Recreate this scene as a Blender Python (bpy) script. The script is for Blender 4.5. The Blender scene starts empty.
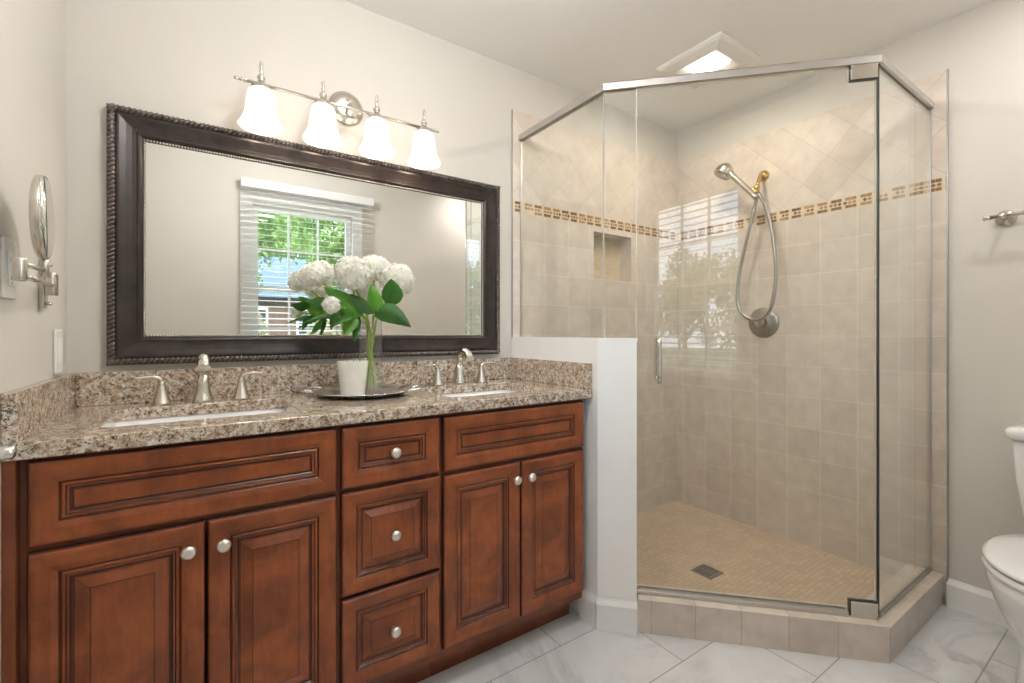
import bpy, bmesh, math, random
from mathutils import Vector, Matrix, Euler

C = bpy.context.scene.collection
PI = math.pi
D = 1.87            # distance of the camera from the vanity wall
H = 1.1325          # camera height
YAW = math.radians(34.456)

# ------------------------------------------------------------------ camera
cd = bpy.data.cameras.new('camera')
cam = bpy.data.objects.new('camera', cd)
C.objects.link(cam)
cam.location = (0, -D, H)
cam.rotation_euler = (PI / 2, 0, -YAW)
cd.sensor_width = 36
cd.lens = 462.2 / 1024 * 36
cd.shift_y = -8.37 / 1024
cd.clip_start = 0.01
cd.clip_end = 500
bpy.context.scene.camera = cam

# ------------------------------------------------------------------ world
w = bpy.data.worlds.new('world')
bpy.context.scene.world = w
w.use_nodes = True
wn, wl = w.node_tree.nodes, w.node_tree.links
wn.clear()
wo = wn.new('ShaderNodeOutputWorld')
wb = wn.new('ShaderNodeBackground')
tc = wn.new('ShaderNodeTexCoord')
wnoise = wn.new('ShaderNodeTexNoise')
wnoise.inputs['Scale'].default_value = 2.2
wnoise.inputs['Detail'].default_value = 5
wramp = wn.new('ShaderNodeValToRGB')
wramp.color_ramp.elements[0].position = 0.36
wramp.color_ramp.elements[0].color = (0.42, 0.66, 1.0, 1)
wramp.color_ramp.elements[1].position = 0.6
wramp.color_ramp.elements[1].color = (1.0, 1.0, 1.0, 1)
wl.new(tc.outputs['Generated'], wnoise.inputs['Vector'])
wl.new(wnoise.outputs['Fac'], wramp.inputs['Fac'])
wl.new(wramp.outputs['Color'], wb.inputs['Color'])
wb.inputs['Strength'].default_value = 6.0
wl.new(wb.outputs['Background'], wo.inputs['Surface'])

# ------------------------------------------------------------------ view, sun, room lights
vs = bpy.context.scene.view_settings
vs.view_transform = 'Standard'
vs.look = 'None'
vs.gamma = 1
vs.use_curve_mapping = False
vs.exposure = 0.05
try:
    bpy.context.scene.cycles.max_bounces = 14
    bpy.context.scene.cycles.transparent_max_bounces = 24
    bpy.context.scene.cycles.sample_clamp_indirect = 6
except Exception:
    pass


def light(name, kind, loc, energy, color, rot=(0, 0, 0), **kw):
    l = bpy.data.lights.new(name, kind)
    l.energy = energy
    l.color = color
    for k, v in kw.items():
        setattr(l, k, v)
    o = bpy.data.objects.new(name, l)
    C.objects.link(o)
    o.location = loc
    o.rotation_euler = rot
    return o


# sun high behind the house: lights the garden, never enters through the window
light('sun', 'SUN', (0, 0, 10), 5.0, (1.0, 0.95, 0.86), (math.radians(-48), math.radians(15), 0), angle=0.01)
# sky portal at the window opening
WX0, WX1, WZ0, WZ1 = 0.34, 1.05, 0.86, 2.07
YB = -1.96
pt = light('window_portal', 'AREA', ((WX0 + WX1) / 2, YB - 0.13, (WZ0 + WZ1) / 2), 1, (1, 1, 1),
           (PI / 2, 0, 0), shape='RECTANGLE', size=WX1 - WX0, size_y=WZ1 - WZ0)
pt.data.cycles.is_portal = True
VANITY_W = 1.3
SHOWER_W = 6.0
FILL_DOWN_W = 5.0  # power of the fill light added over the toilet corner


# ================================================================== materials
def nt(name):
    m = bpy.data.materials.new(name)
    m.use_nodes = True
    n, l = m.node_tree.nodes, m.node_tree.links
    n.clear()
    out = n.new('ShaderNodeOutputMaterial')
    b = n.new('ShaderNodeBsdfPrincipled')
    l.new(b.outputs['BSDF'], out.inputs['Surface'])
    return m, n, l, b, out


def noise(n, l, vec, scale, detail=4, rough=0.55, dist=0.0):
    t = n.new('ShaderNodeTexNoise')
    t.inputs['Scale'].default_value = scale
    t.inputs['Detail'].default_value = detail
    t.inputs['Roughness'].default_value = rough
    t.inputs['Distortion'].default_value = dist
    if vec is not None:
        l.new(vec, t.inputs['Vector'])
    return t


def ramp(n, l, fac, stops):
    r = n.new('ShaderNodeValToRGB')
    e = r.color_ramp.elements
    e[0].position, e[0].color = stops[0][0], (*stops[0][1], 1)
    e[1].position, e[1].color = stops[-1][0], (*stops[-1][1], 1)
    for p, c in stops[1:-1]:
        x = e.new(p)
        x.color = (*c, 1)
    l.new(fac, r.inputs['Fac'])
    return r


def mixc(n, l, fac, a, b, mode='MIX'):
    m = n.new('ShaderNodeMix')
    m.data_type = 'RGBA'
    m.blend_type = mode
    for sock, v in ((m.inputs[0], fac), (m.inputs[6], a), (m.inputs[7], b)):
        if hasattr(v, 'is_output') or isinstance(v, bpy.types.NodeSocket):
            l.new(v, sock)
        elif isinstance(v, (int, float)):
            sock.default_value = v
        else:
            sock.default_value = (*v, 1)
    return m.outputs[2]


def bump(n, l, b, h, strength, dist=0.002):
    bp = n.new('ShaderNodeBump')
    bp.inputs['Strength'].default_value = strength
    bp.inputs['Distance'].default_value = dist
    l.new(h, bp.inputs['Height'])
    l.new(bp.outputs['Normal'], b.inputs['Normal'])
    return bp


def geopos(n):
    return n.new('ShaderNodeNewGeometry').outputs['Position']


def objpos(n):
    return n.new('ShaderNodeTexCoord').outputs['Object']


def plain(name, col, rough=0.5, metal=0.0, var=0.06, scale=12, bmp=0.0, spec=0.5, coat=0.0):
    """a procedural material: slight mottling, optional bump"""
    m, n, l, b, o = nt(name)
    p = objpos(n)
    t = noise(n, l, p, scale, 4)
    lo = tuple(c * (1 - var) for c in col)
    hi = tuple(min(1, c * (1 + var)) for c in col)
    r = ramp(n, l, t.outputs['Fac'], [(0.3, lo), (0.7, hi)])
    l.new(r.outputs['Color'], b.inputs['Base Color'])
    b.inputs['Roughness'].default_value = rough
    b.inputs['Metallic'].default_value = metal
    b.inputs['Specular IOR Level'].default_value = spec
    b.inputs['Coat Weight'].default_value = coat
    if bmp:
        t2 = noise(n, l, p, scale * 14, 3)
        bump(n, l, b, t2.outputs['Fac'], bmp)
    return m


M = {}
M['paint'] = plain('paint_greige', (0.635, 0.602, 0.552), 0.6, var=0.015, scale=3, bmp=0.06)
M['ceiling'] = plain('paint_ceiling', (0.88, 0.875, 0.86), 0.8, var=0.01, scale=3, bmp=0.05)
M['trim'] = plain('paint_trim_white', (0.88, 0.875, 0.86), 0.35, var=0.01)
M['pony'] = plain('paint_pony_white', (0.89, 0.885, 0.87), 0.4, var=0.01, bmp=0.03)
M['porcelain'] = plain('white_porcelain', (0.86, 0.86, 0.86), 0.08, var=0.005, coat=0.5)
M['plastic'] = plain('white_plastic', (0.80, 0.79, 0.75), 0.35, var=0.01)
M['slot'] = plain('dark_slot', (0.03, 0.03, 0.03), 0.6)
M['nickel'] = plain('brushed_nickel', (0.62, 0.58, 0.52), 0.25, 1.0, var=0.05, scale=60)
M['chrome'] = plain('polished_chrome', (0.80, 0.80, 0.80), 0.08, 1.0, var=0.02)
M['brass'] = plain('polished_brass', (0.75, 0.50, 0.20), 0.18, 1.0, var=0.04)
M['knob'] = plain('satin_nickel_knob', (0.80, 0.77, 0.72), 0.3, 1.0, var=0.04, scale=40)
M['rail'] = plain('satin_rail', (0.60, 0.58, 0.56), 0.38, 1.0, var=0.03, scale=30)
M['dark_gasket'] = plain('dark_gasket', (0.05, 0.055, 0.05), 0.4)
M['silver'] = plain('hammered_silver', (0.82, 0.82, 0.83), 0.18, 1.0, var=0.12, scale=30, bmp=0.25)
M['frame'] = plain('espresso_frame', (0.020, 0.012, 0.010), 0.30, 0.1, var=0.7, scale=26, bmp=0.12)
M['frame_rope'] = plain('espresso_rope', (0.12, 0.10, 0.09), 0.33, 0.6, var=0.4, scale=60)
M['frame_bead'] = plain('silver_bead', (0.55, 0.52, 0.48), 0.28, 1.0, var=0.2, scale=80)
M['wax'] = plain('cream_wax', (0.82, 0.78, 0.70), 0.5, var=0.02)
M['petal_core'] = plain('cream_core', (0.84, 0.85, 0.68), 0.7, var=0.05, scale=60)
M['blind'] = plain('white_blind', (0.82, 0.82, 0.82), 0.4, var=0.01)
M['lead'] = plain('grey_valve', (0.42, 0.40, 0.37), 0.3, 1.0, var=0.05)
M['sun_tree_bark'] = plain('bark', (0.10, 0.07, 0.05), 0.9, var=0.3, scale=8, bmp=0.4)
M['siding'] = plain('tan_siding', (0.16, 0.10, 0.07), 0.8, var=0.12, scale=3)
M['roof_blue'] = plain('blue_grey_roof', (0.07, 0.12, 0.17), 0.6, var=0.1, scale=3)
M['house_trim'] = plain('house_trim_white', (0.8, 0.8, 0.8), 0.6)
M['house_pane'] = plain('house_pane_dark', (0.03, 0.04, 0.05), 0.1)


def foliage(name, a, b_, scale=2.0):
    m, n, l, b, o = nt(name)
    t = noise(n, l, objpos(n), scale, 5)
    r = ramp(n, l, t.outputs['Fac'], [(0.3, a), (0.7, b_)])
    l.new(r.outputs['Color'], b.inputs['Base Color'])
    b.inputs['Roughness'].default_value = 0.6
    tr = n.new('ShaderNodeBsdfTranslucent')
    l.new(r.outputs['Color'], tr.inputs['Color'])
    mx = n.new('ShaderNodeMixShader')
    mx.inputs['Fac'].default_value = 0.3
    l.new(b.outputs['BSDF'], mx.inputs[1])
    l.new(tr.outputs['BSDF'], mx.inputs[2])
    l.new(mx.outputs['Shader'], o.inputs['Surface'])
    return m


M['tree_leaf'] = foliage('tree_leaves', (0.07, 0.17, 0.03), (0.30, 0.44, 0.12))
M['tree_leaf2'] = foliage('tree_leaves_light', (0.12, 0.25, 0.06), (0.42, 0.52, 0.2))
M['shrub'] = foliage('tan_shrub', (0.20, 0.20, 0.08), (0.42, 0.36, 0.2))
M['grass'] = foliage('lawn', (0.08, 0.16, 0.04), (0.16, 0.26, 0.08), 6)
M['petal'] = foliage('white_petal', (0.90, 0.90, 0.85), (0.95, 0.95, 0.92), 60)
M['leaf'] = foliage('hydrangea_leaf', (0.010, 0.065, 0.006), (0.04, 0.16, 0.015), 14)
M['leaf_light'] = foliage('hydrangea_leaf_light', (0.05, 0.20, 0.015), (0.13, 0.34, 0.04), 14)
M['stem'] = foliage('green_stem', (0.28, 0.42, 0.05), (0.48, 0.58, 0.13), 20)


def glass_mat(name, tint, rough=0.0, ior=1.5):
    m, n, l, b, o = nt(name)
    n.remove(b)
    # Schlick reflectance of one surface of the sheet, the same from either side
    ge = n.new('ShaderNodeNewGeometry')
    dt = n.new('ShaderNodeVectorMath')
    dt.operation = 'DOT_PRODUCT'
    l.new(ge.outputs['Normal'], dt.inputs[0])
    l.new(ge.outputs['Incoming'], dt.inputs[1])

    def mth(op, a, b_=None):
        q = n.new('ShaderNodeMath')
        q.operation = op
        for i_, v_ in enumerate((a, b_)):
            if v_ is None: continue
            if isinstance(v_, (int, float)):
                q.inputs[i_].default_value = v_
            else:
                l.new(v_, q.inputs[i_])
        return q.outputs[0]
    f0 = ((ior - 1) / (ior + 1)) ** 2
    fac = mth('ADD', mth('MULTIPLY', mth('POWER', mth('SUBTRACT', 1.0, mth('ABSOLUTE', dt.outputs['Value'])), 5.0), 1 - f0), f0)
    g = n.new('ShaderNodeBsdfGlossy')
    g.inputs['Roughness'].default_value = rough
    t = n.new('ShaderNodeBsdfTransparent')
    t.inputs['Color'].default_value = (*tint, 1)
    nz = noise(n, l, objpos(n), 2, 2)
    r = ramp(n, l, nz.outputs['Fac'], [(0.2, (0.97, 0.97, 0.97)), (0.8, (1, 1, 1))])
    l.new(r.outputs['Color'], g.inputs['Color'])
    mx = n.new('ShaderNodeMixShader')
    l.new(fac, mx.inputs['Fac'])
    l.new(t.outputs['BSDF'], mx.inputs[1])
    l.new(g.outputs['BSDF'], mx.inputs[2])
    l.new(mx.outputs['Shader'], o.inputs['Surface'])
    return m


M['glass'] = glass_mat('clear_shower_glass', (0.972, 0.985, 0.975))
M['vase_glass'] = glass_mat('clear_vase_glass', (0.965, 0.975, 0.97), 0.0, 1.5)
M['pane'] = glass_mat('window_glass', (0.97, 0.98, 0.98))
M['glass_edge'] = plain('glass_edge_green', (0.10, 0.13, 0.115), 0.15, 0.0, coat=0.5)
M['glass_edge_light'] = plain('glass_edge_clear', (0.72, 0.74, 0.72), 0.1, 0.5, coat=0.5)

# mirror
m, n, l, b, o = nt('mirror_glass')
t = noise(n, l, objpos(n), 1.0, 1)
r = ramp(n, l, t.outputs['Fac'], [(0.2, (0.88, 0.90, 0.88)), (0.8, (0.90, 0.91, 0.89))])
l.new(r.outputs['Color'], b.inputs['Base Color'])
b.inputs['Metallic'].default_value = 1
b.inputs['Roughness'].default_value = 0.0
M['mirror'] = m


# frosted lamp glass: lets the bulb's light through and glows
def shade_mat(name, strength, col=(1.0, 0.93, 0.84)):
    m, n, l, b, o = nt(name)
    n.remove(b)
    d = n.new('ShaderNodeBsdfDiffuse')
    tr = n.new('ShaderNodeBsdfTranslucent')
    d.inputs['Color'].default_value = (0.85, 0.84, 0.82, 1)
    tr.inputs['Color'].default_value = (0.9, 0.88, 0.85, 1)
    em = n.new('ShaderNodeEmission')
    nz = noise(n, l, objpos(n), 18, 3)
    r = ramp(n, l, nz.outputs['Fac'], [(0.2, tuple(c * .92 for c in col)), (0.8, col)])
    l.new(r.outputs['Color'], em.inputs['Color'])
    em.inputs['Strength'].default_value = strength
    mx = n.new('ShaderNodeMixShader')
    mx.inputs['Fac'].default_value = 0.5
    l.new(d.outputs['BSDF'], mx.inputs[1])
    l.new(tr.outputs['BSDF'], mx.inputs[2])
    ad = n.new('ShaderNodeAddShader')
    l.new(mx.outputs['Shader'], ad.inputs[0])
    l.new(em.outputs['Emission'], ad.inputs[1])
    l.new(ad.outputs['Shader'], o.inputs['Surface'])
    return m


M['shade'] = shade_mat('frosted_shade', 0.45)
M['lens'] = shade_mat('lit_fan_lens', 2.5, (1.0, 0.95, 0.86))
M['bulb'] = shade_mat('lit_bulb', 3.0, (1.0, 0.96, 0.9))
M['fill_glow'] = shade_mat('fill_globe_glow', 60.0, (1.0, 0.99, 0.98))  # glow of the added, unseen fill globe

# frosted candle glass
m, n, l, b, o = nt('frosted_white_glass')
t = noise(n, l, objpos(n), 30, 3)
r = ramp(n, l, t.outputs['Fac'], [(0.3, (0.66, 0.63, 0.58)), (0.7, (0.72, 0.70, 0.66))])
l.new(r.outputs['Color'], b.inputs['Base Color'])
b.inputs['Roughness'].default_value = 0.15
b.inputs['Subsurface Weight'].default_value = 0.2
M['frost'] = m


# ---- cherry wood with dark glaze
def wood(name, a, b_, c, rough=0.28):
    m, n, l, b, o = nt(name)
    p = objpos(n)
    mp = n.new('ShaderNodeMapping')
    mp.inputs['Scale'].default_value = (5, 5, 5)
    l.new(p, mp.inputs['Vector'])
    big = noise(n, l, mp.outputs['Vector'], 1.6, 5, 0.6, 0.6)
    mp2 = n.new('ShaderNodeMapping')
    mp2.inputs['Scale'].default_value = (34, 34, 6)
    l.new(p, mp2.inputs['Vector'])
    fine = noise(n, l, mp2.outputs['Vector'], 2.2, 6, 0.6, 0.3)
    r1 = ramp(n, l, big.outputs['Fac'], [(0.28, a), (0.5, b_), (0.75, c)])
    r2 = ramp(n, l, fine.outputs['Fac'], [(0.3, (0.80, 0.76, 0.74)), (0.65, (1, 1, 1))])
    col = mixc(n, l, 1.0, r1.outputs['Color'], r2.outputs['Color'], 'MULTIPLY')
    l.new(col, b.inputs['Base Color'])
    b.inputs['Roughness'].default_value = rough
    b.inputs['Coat Weight'].default_value = 0.10
    b.inputs['Coat Roughness'].default_value = 0.2
    b.inputs['Specular IOR Level'].default_value = 0.35
    return m


M['cherry'] = wood('cherry_wood', (0.13, 0.034, 0.013), (0.235, 0.064, 0.021), (0.35, 0.105, 0.032))
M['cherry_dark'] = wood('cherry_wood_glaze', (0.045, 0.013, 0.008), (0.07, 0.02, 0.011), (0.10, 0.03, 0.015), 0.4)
M['cherry_body'] = wood('cherry_wood_case', (0.13, 0.034, 0.015), (0.19, 0.052, 0.02), (0.25, 0.075, 0.03), 0.35)


# ---- granite
def granite():
    m, n, l, b, o = nt('speckled_granite')
    p = objpos(n)
    n1 = noise(n, l, p, 50, 6, 0.75, 0.6)
    base = ramp(n, l, n1.outputs['Fac'], [(0.34, (0.14, 0.085, 0.05)), (0.44, (0.42, 0.30, 0.20)), (0.53, (0.62, 0.52, 0.41)), (0.64, (0.76, 0.71, 0.64))])
    v = n.new('ShaderNodeTexVoronoi')
    v.inputs['Scale'].default_value = 150
    l.new(p, v.inputs['Vector'])
    vr = ramp(n, l, v.outputs['Color'], [(0.15, (0.5, 0.46, 0.42)), (0.7, (1, 1, 1))])
    c1 = mixc(n, l, 0.5, base.outputs['Color'], vr.outputs['Color'], 'MULTIPLY')
    n3 = noise(n, l, p, 95, 4, 0.6)
    lt = ramp(n, l, n3.outputs['Fac'], [(0.55, (0, 0, 0)), (0.66, (1, 1, 1))])
    c3 = mixc(n, l, lt.outputs['Color'], c1, (0.74, 0.71, 0.67))
    n2 = noise(n, l, p, 105, 6, 0.75, 0.8)
    dk = ramp(n, l, n2.outputs['Fac'], [(0.535, (0, 0, 0)), (0.585, (1, 1, 1))])
    c2 = mixc(n, l, dk.outputs['Color'], c3, (0.06, 0.042, 0.034))
    n4 = noise(n, l, p, 150, 3, 0.6, 0.2)
    d4 = ramp(n, l, n4.outputs['Fac'], [(0.60, (0, 0, 0)), (0.66, (0.8, 0.8, 0.8))])
    c4 = mixc(n, l, d4.outputs['Color'], c2, (0.09, 0.06, 0.045))
    l.new(c4, b.inputs['Base Color'])
    b.inputs['Roughness'].default_value = 0.13
    b.inputs['Coat Weight'].default_value = 0.5
    return m


M['granite'] = granite()


def axes_vec(n, l, u, v, du=0.0, dv=0.0, rot=0.0):
    """combine two world axes into a texture vector (u, v, 0), shifted and rotated"""
    s = n.new('ShaderNodeSeparateXYZ')
    l.new(geopos(n), s.inputs[0])
    c = n.new('ShaderNodeCombineXYZ')
    l.new(s.outputs[u], c.inputs[0])
    l.new(s.outputs[v], c.inputs[1])
    mp = n.new('ShaderNodeMapping')
    mp.vector_type = 'TEXTURE'
    mp.inputs['Location'].default_value = (du, dv, 0)
    mp.inputs['Rotation'].default_value = (0, 0, rot)
    l.new(c.outputs[0], mp.inputs['Vector'])
    return mp.outputs['Vector']


def tile(name, u, v, du, dv, tw, th, c1, c2, grout, mort=0.0017, offset=0.0, rot=0.0, rough=0.45,
         mottle=(0.88, 1.06), mscale=14, vein=None, bmp=0.35):
    m, n, l, b, o = nt(name)
    vec = axes_vec(n, l, u, v, du, dv, rot)
    br = n.new('ShaderNodeTexBrick')
    br.offset = offset
    br.offset_frequency = 2
    br.squash = 1.0
    br.inputs['Color1'].default_value = (*c1, 1)
    br.inputs['Color2'].default_value = (*c2, 1)
    br.inputs['Mortar'].default_value = (*grout, 1)
    br.inputs['Scale'].default_value = 1.0
    br.inputs['Mortar Size'].default_value = mort
    br.inputs['Mortar Smooth'].default_value = 0.2
    br.inputs['Brick Width'].default_value = tw
    br.inputs['Row Height'].default_value = th
    l.new(vec, br.inputs['Vector'])
    nz = noise(n, l, geopos(n), mscale, 6, 0.6, 0.2)
    r = ramp(n, l, nz.outputs['Fac'], [(0.3, (mottle[0],) * 3), (0.7, (mottle[1],) * 3)])
    col = mixc(n, l, 1.0, br.outputs['Color'], r.outputs['Color'], 'MULTIPLY')
    if vein:
        # veins: thin contour of a distorted noise, shifted per row so veins break at the joints
        wv = noise(n, l, geopos(n), 1.7, 7, 0.62, 1.1)
        vr = ramp(n, l, wv.outputs['Fac'], [(0.455, (0, 0, 0)), (0.495, (1, 1, 1)), (0.505, (1, 1, 1)), (0.56, (0, 0, 0))])
        am = noise(n, l, geopos(n), 2.6, 3)
        ar = ramp(n, l, am.outputs['Fac'], [(0.38, (0, 0, 0)), (0.75, (0.75,) * 3)])
        f = mixc(n, l, 1.0, vr.outputs['Color'], ar.outputs['Color'], 'MULTIPLY')
        inv = n.new('ShaderNodeMath')
        inv.operation = 'SUBTRACT'
        inv.inputs[0].default_value = 1
        l.new(br.outputs['Fac'], inv.inputs[1])
        f2 = mixc(n, l, 1.0, f, inv.outputs[0], 'MULTIPLY')
        col = mixc(n, l, f2, col, vein)
    l.new(col, b.inputs['Base Color'])
    b.inputs['Roughness'].default_value = rough
    inv2 = n.new('ShaderNodeMath')
    inv2.operation = 'SUBTRACT'
    inv2.inputs[0].default_value = 1
    l.new(br.outputs['Fac'], inv2.inputs[1])
    bump(n, l, b, inv2.outputs[0], bmp, 0.0015)
    return m


TA, TB, TG = (0.635, 0.555, 0.485), (0.70, 0.62, 0.55), (0.78, 0.73, 0.66)
TW = 0.157
M['tile_back'] = tile('beige_tile_back', 0, 2, 2.583, 1.590, TW, TW, TA, TB, TG)
M['tile_right'] = tile('beige_tile_right', 1, 2, -0.838, 1.590, TW, TW, TA, TB, TG)
M['tile_back_diag'] = tile('beige_tile_back_diagonal', 0, 2, 1.585, 2.125, TW, TW, TA, TB, (0.54, 0.48, 0.42), rot=PI / 4)
M['tile_right_diag'] = tile('beige_tile_right_diagonal', 1, 2, -0.758, 2.119, TW, TW, TA, TB, (0.54, 0.48, 0.42), rot=PI / 4)
M['tile_edge'] = plain('tile_edge_metal', (0.45, 0.43, 0.41), 0.35, 0.8)
M['tile_pony'] = tile('beige_tile_pony', 1, 2, -0.1, 1.590, TW, TW, TA, TB, TG)
M['curb'] = None
M['floor'] = tile('marble_floor_tile', 0, 1, 1.39, -0.59, 0.597, 0.2985, (0.66, 0.67, 0.68), (0.74, 0.745, 0.75), (0.40, 0.36, 0.32),
                  mort=0.0022, offset=0.5, rough=0.12, mottle=(0.93, 1.04), mscale=5, vein=(0.42, 0.42, 0.44), bmp=0.2)
M['shower_floor'] = tile('tan_mosaic_floor', 0, 1, 0, 0, 0.044, 0.022, (0.54, 0.41, 0.28), (0.62, 0.48, 0.345), (0.48, 0.37, 0.265),
                         offset=0.5, rot=0.0, rough=0.4, mort=0.0020, mottle=(0.9, 1.08), mscale=6)
M['niche_mosaic'] = tile('tan_mosaic_niche', 0, 2, 0, 0, 0.05, 0.025, (0.56, 0.44, 0.29), (0.64, 0.52, 0.37), (0.66, 0.58, 0.46),
                         mort=0.0014, offset=0.5, rough=0.35)
M['mosaic_cream'] = plain('mosaic_cream', (0.68, 0.57, 0.42), 0.3, var=0.08, scale=40)
M['mosaic_brown'] = plain('mosaic_brown', (0.24, 0.125, 0.06), 0.2, var=0.5, scale=22)
M['mosaic_tan'] = plain('mosaic_tan', (0.42, 0.25, 0.12), 0.2, var=0.35, scale=22)


def curb_mat():
    """6 in tiles running along the curb; u follows the longest horizontal run through a per-face UV"""
    m, n, l, b, o = nt('beige_curb_tile')
    uv = n.new('ShaderNodeUVMap')
    uv.uv_map = 'UVMap'
    br = n.new('ShaderNodeTexBrick')
    br.offset = 0
    br.inputs['Color1'].default_value = (*TA, 1)
    br.inputs['Color2'].default_value = (*TB, 1)
    br.inputs['Mortar'].default_value = (0.44, 0.39, 0.33, 1)
    br.inputs['Scale'].default_value = 1
    br.inputs['Mortar Size'].default_value = 0.0012
    br.inputs['Brick Width'].default_value = TW
    br.inputs['Row Height'].default_value = 0.5
    l.new(uv.outputs[0], br.inputs['Vector'])
    nz = noise(n, l, geopos(n), 14, 6)
    r = ramp(n, l, nz.outputs['Fac'], [(0.3, (0.86,) * 3), (0.7, (1.08,) * 3)])
    col = mixc(n, l, 1.0, br.outputs['Color'], r.outputs['Color'], 'MULTIPLY')
    l.new(col, b.inputs['Base Color'])
    b.inputs['Roughness'].default_value = 0.3
    return m


M['curb'] = curb_mat()


# ================================================================== mesh helpers
class MB:
    """collects geometry with material slots; built as one mesh object"""

    def __init__(self):
        self.bm = bmesh.new()
        self.mi = 0

    def _tag(self, faces, smooth=False):
        for f in faces:
            f.material_index = self.mi
            f.smooth = smooth

    def poly(self, pts, smooth=False):
        vs_ = [self.bm.verts.new(p) for p in pts]
        f = self.bm.faces.new(vs_)
        self._tag([f], smooth)
        return f

    def box(self, x0, x1, y0, y1, z0, z1, mat=None, bevel=0.0):
        if x0 > x1: x0, x1 = x1, x0
        if y0 > y1: y0, y1 = y1, y0
        if z0 > z1: z0, z1 = z1, z0
        c = [(x0, y0, z0), (x1, y0, z0), (x1, y1, z0), (x0, y1, z0), (x0, y0, z1), (x1, y0, z1), (x1, y1, z1), (x0, y1, z1)]
        if mat:
            c = [mat @ Vector(p) for p in c]
        v = [self.bm.verts.new(p) for p in c]
        fs = [self.bm.faces.new([v[i] for i in q]) for q in ((0, 3, 2, 1), (4, 5, 6, 7), (0, 1, 5, 4), (1, 2, 6, 5), (2, 3, 7, 6), (3, 0, 4, 7))]
        self._tag(fs)
        if bevel:
            es = list({e for f in fs for e in f.edges})
            r = bmesh.ops.bevel(self.bm, geom=es, offset=bevel, segments=2, affect='EDGES', profile=0.6)
            self._tag(r['faces'], True)
        return self

    def rings(self, rings, close=True, cap0=True, cap1=True, smooth=True, mats=None):
        """loft a list of vertex rings (same length)"""
        R = [[self.bm.verts.new(p) for p in r] for r in rings]
        k = len(R[0])
        base = self.mi
        for i in range(len(R) - 1):
            if mats: self.mi = mats[i]
            for j in range(k if close else k - 1):
                j2 = (j + 1) % k
                f = self.bm.faces.new((R[i][j], R[i][j2], R[i + 1][j2], R[i + 1][j]))
                self._tag([f], smooth)
        self.mi = base
        if cap0:
            self._tag([self.bm.faces.new(list(reversed(R[0])))], False)
        if cap1:
            self._tag([self.bm.faces.new(R[-1])], False)
        return self

    def lathe(self, prof, seg=24, mat=None, cap=True, mod=None):
        """prof: list of (radius, z); axis z, then transformed by mat"""
        rs = []
        for i, (r, z) in enumerate(prof):
            ring = []
            for j in range(seg):
                a = 2 * PI * j / seg
                rr = r * (mod(a, i) if mod else 1)
                p = Vector((rr * math.cos(a), rr * math.sin(a), z))
                ring.append(mat @ p if mat else p)
            rs.append(ring)
        return self.rings(rs, True, cap, cap)

    def tube(self, pts, rad, seg=10, cap=True):
        pts = [Vector(p) for p in pts]
        rad = rad if isinstance(rad, (list, tuple)) else [rad] * len(pts)
        rs = []
        up = None
        for i, p in enumerate(pts):
            d = (pts[min(i + 1, len(pts) - 1)] - pts[max(i - 1, 0)]).normalized()
            if up is None:
                up = Vector((0, 0, 1)) if abs(d.z) < 0.9 else Vector((1, 0, 0))
            a = d.cross(up)
            if a.length < 1e-5:
                a = d.orthogonal()
            a.normalize()
            b = a.cross(d).normalized()
            up = b
            rs.append([p + (a * math.cos(t) + b * math.sin(t)) * rad[i] for t in [2 * PI * j / seg for j in range(seg)]])
        return self.rings(rs, True, cap, cap)

    def prism(self, pts, z0, z1):
        """vertical prism over a plan polygon"""
        b = [self.bm.verts.new((x, y, z0)) for x, y in pts]
        t = [self.bm.verts.new((x, y, z1)) for x, y in pts]
        fs = [self.bm.faces.new(t), self.bm.faces.new(list(reversed(b)))]
        for i in range(len(pts)):
            j = (i + 1) % len(pts)
            fs.append(self.bm.faces.new((b[i], b[j], t[j], t[i])))
        self._tag(fs)
        return self

    def sphere(self, c, r, u=16, v=10, scale=(1, 1, 1), mat=None):
        mm = Matrix.Translation(c) @ Matrix.Diagonal((r * scale[0], r * scale[1], r * scale[2], 1))
        if mat: mm = mat @ mm
        g = bmesh.ops.create_uvsphere(self.bm, u_segments=u, v_segments=v, radius=1, matrix=mm)
        self._tag({f for vv in g['verts'] for f in vv.link_faces}, True)
        return self

    def done(self, name, mats, parent=None, root=None, fix=True):
        if fix:
            bmesh.ops.recalc_face_normals(self.bm, faces=self.bm.faces)
        me = bpy.data.meshes.new(name)
        rt = root if root else parent
        if rt is not None:
            while rt.parent is not None:
                rt = rt.parent
            mm = Matrix.LocRotScale(rt.location, rt.rotation_euler, None).inverted()
            self.bm.transform(mm)
        self.bm.to_mesh(me)
        self.bm.free()
        for mt in (mats if isinstance(mats, (list, tuple)) else [mats]):
            me.materials.append(M[mt] if isinstance(mt, str) else mt)
        o = bpy.data.objects.new(name, me)
        C.objects.link(o)
        if parent is not None:
            o.parent = parent
        return o


def uvbox(o, fn):
    me = o.data
    uvl = me.uv_layers.new(name='UVMap')
    for p in me.polygons:
        for li in p.loop_indices:
            co = me.vertices[me.loops[li].vertex_index].co
            uvl.data[li].uv = fn(co, p.normal)


def thing(name, label, cat, loc=(0, 0, 0), rotz=0.0, group=None):
    o = bpy.data.objects.new(name, None)
    C.objects.link(o)
    o.empty_display_size = 0.05
    o.location = loc
    o.rotation_euler = (0, 0, rotz)
    o['label'] = label
    o['category'] = cat
    if group: o['group'] = group
    return o


def tag(o, label, cat, group=None):
    o['label'] = label
    o['category'] = cat
    if group: o['group'] = group
    return o


def struct(o):
    o['kind'] = 'structure'
    return o


def recenter(o, loc):
    """move the origin of a single-mesh thing to its base"""
    o.data.transform(Matrix.Translation(-Vector(loc)))
    o.location = loc
    return o


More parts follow.
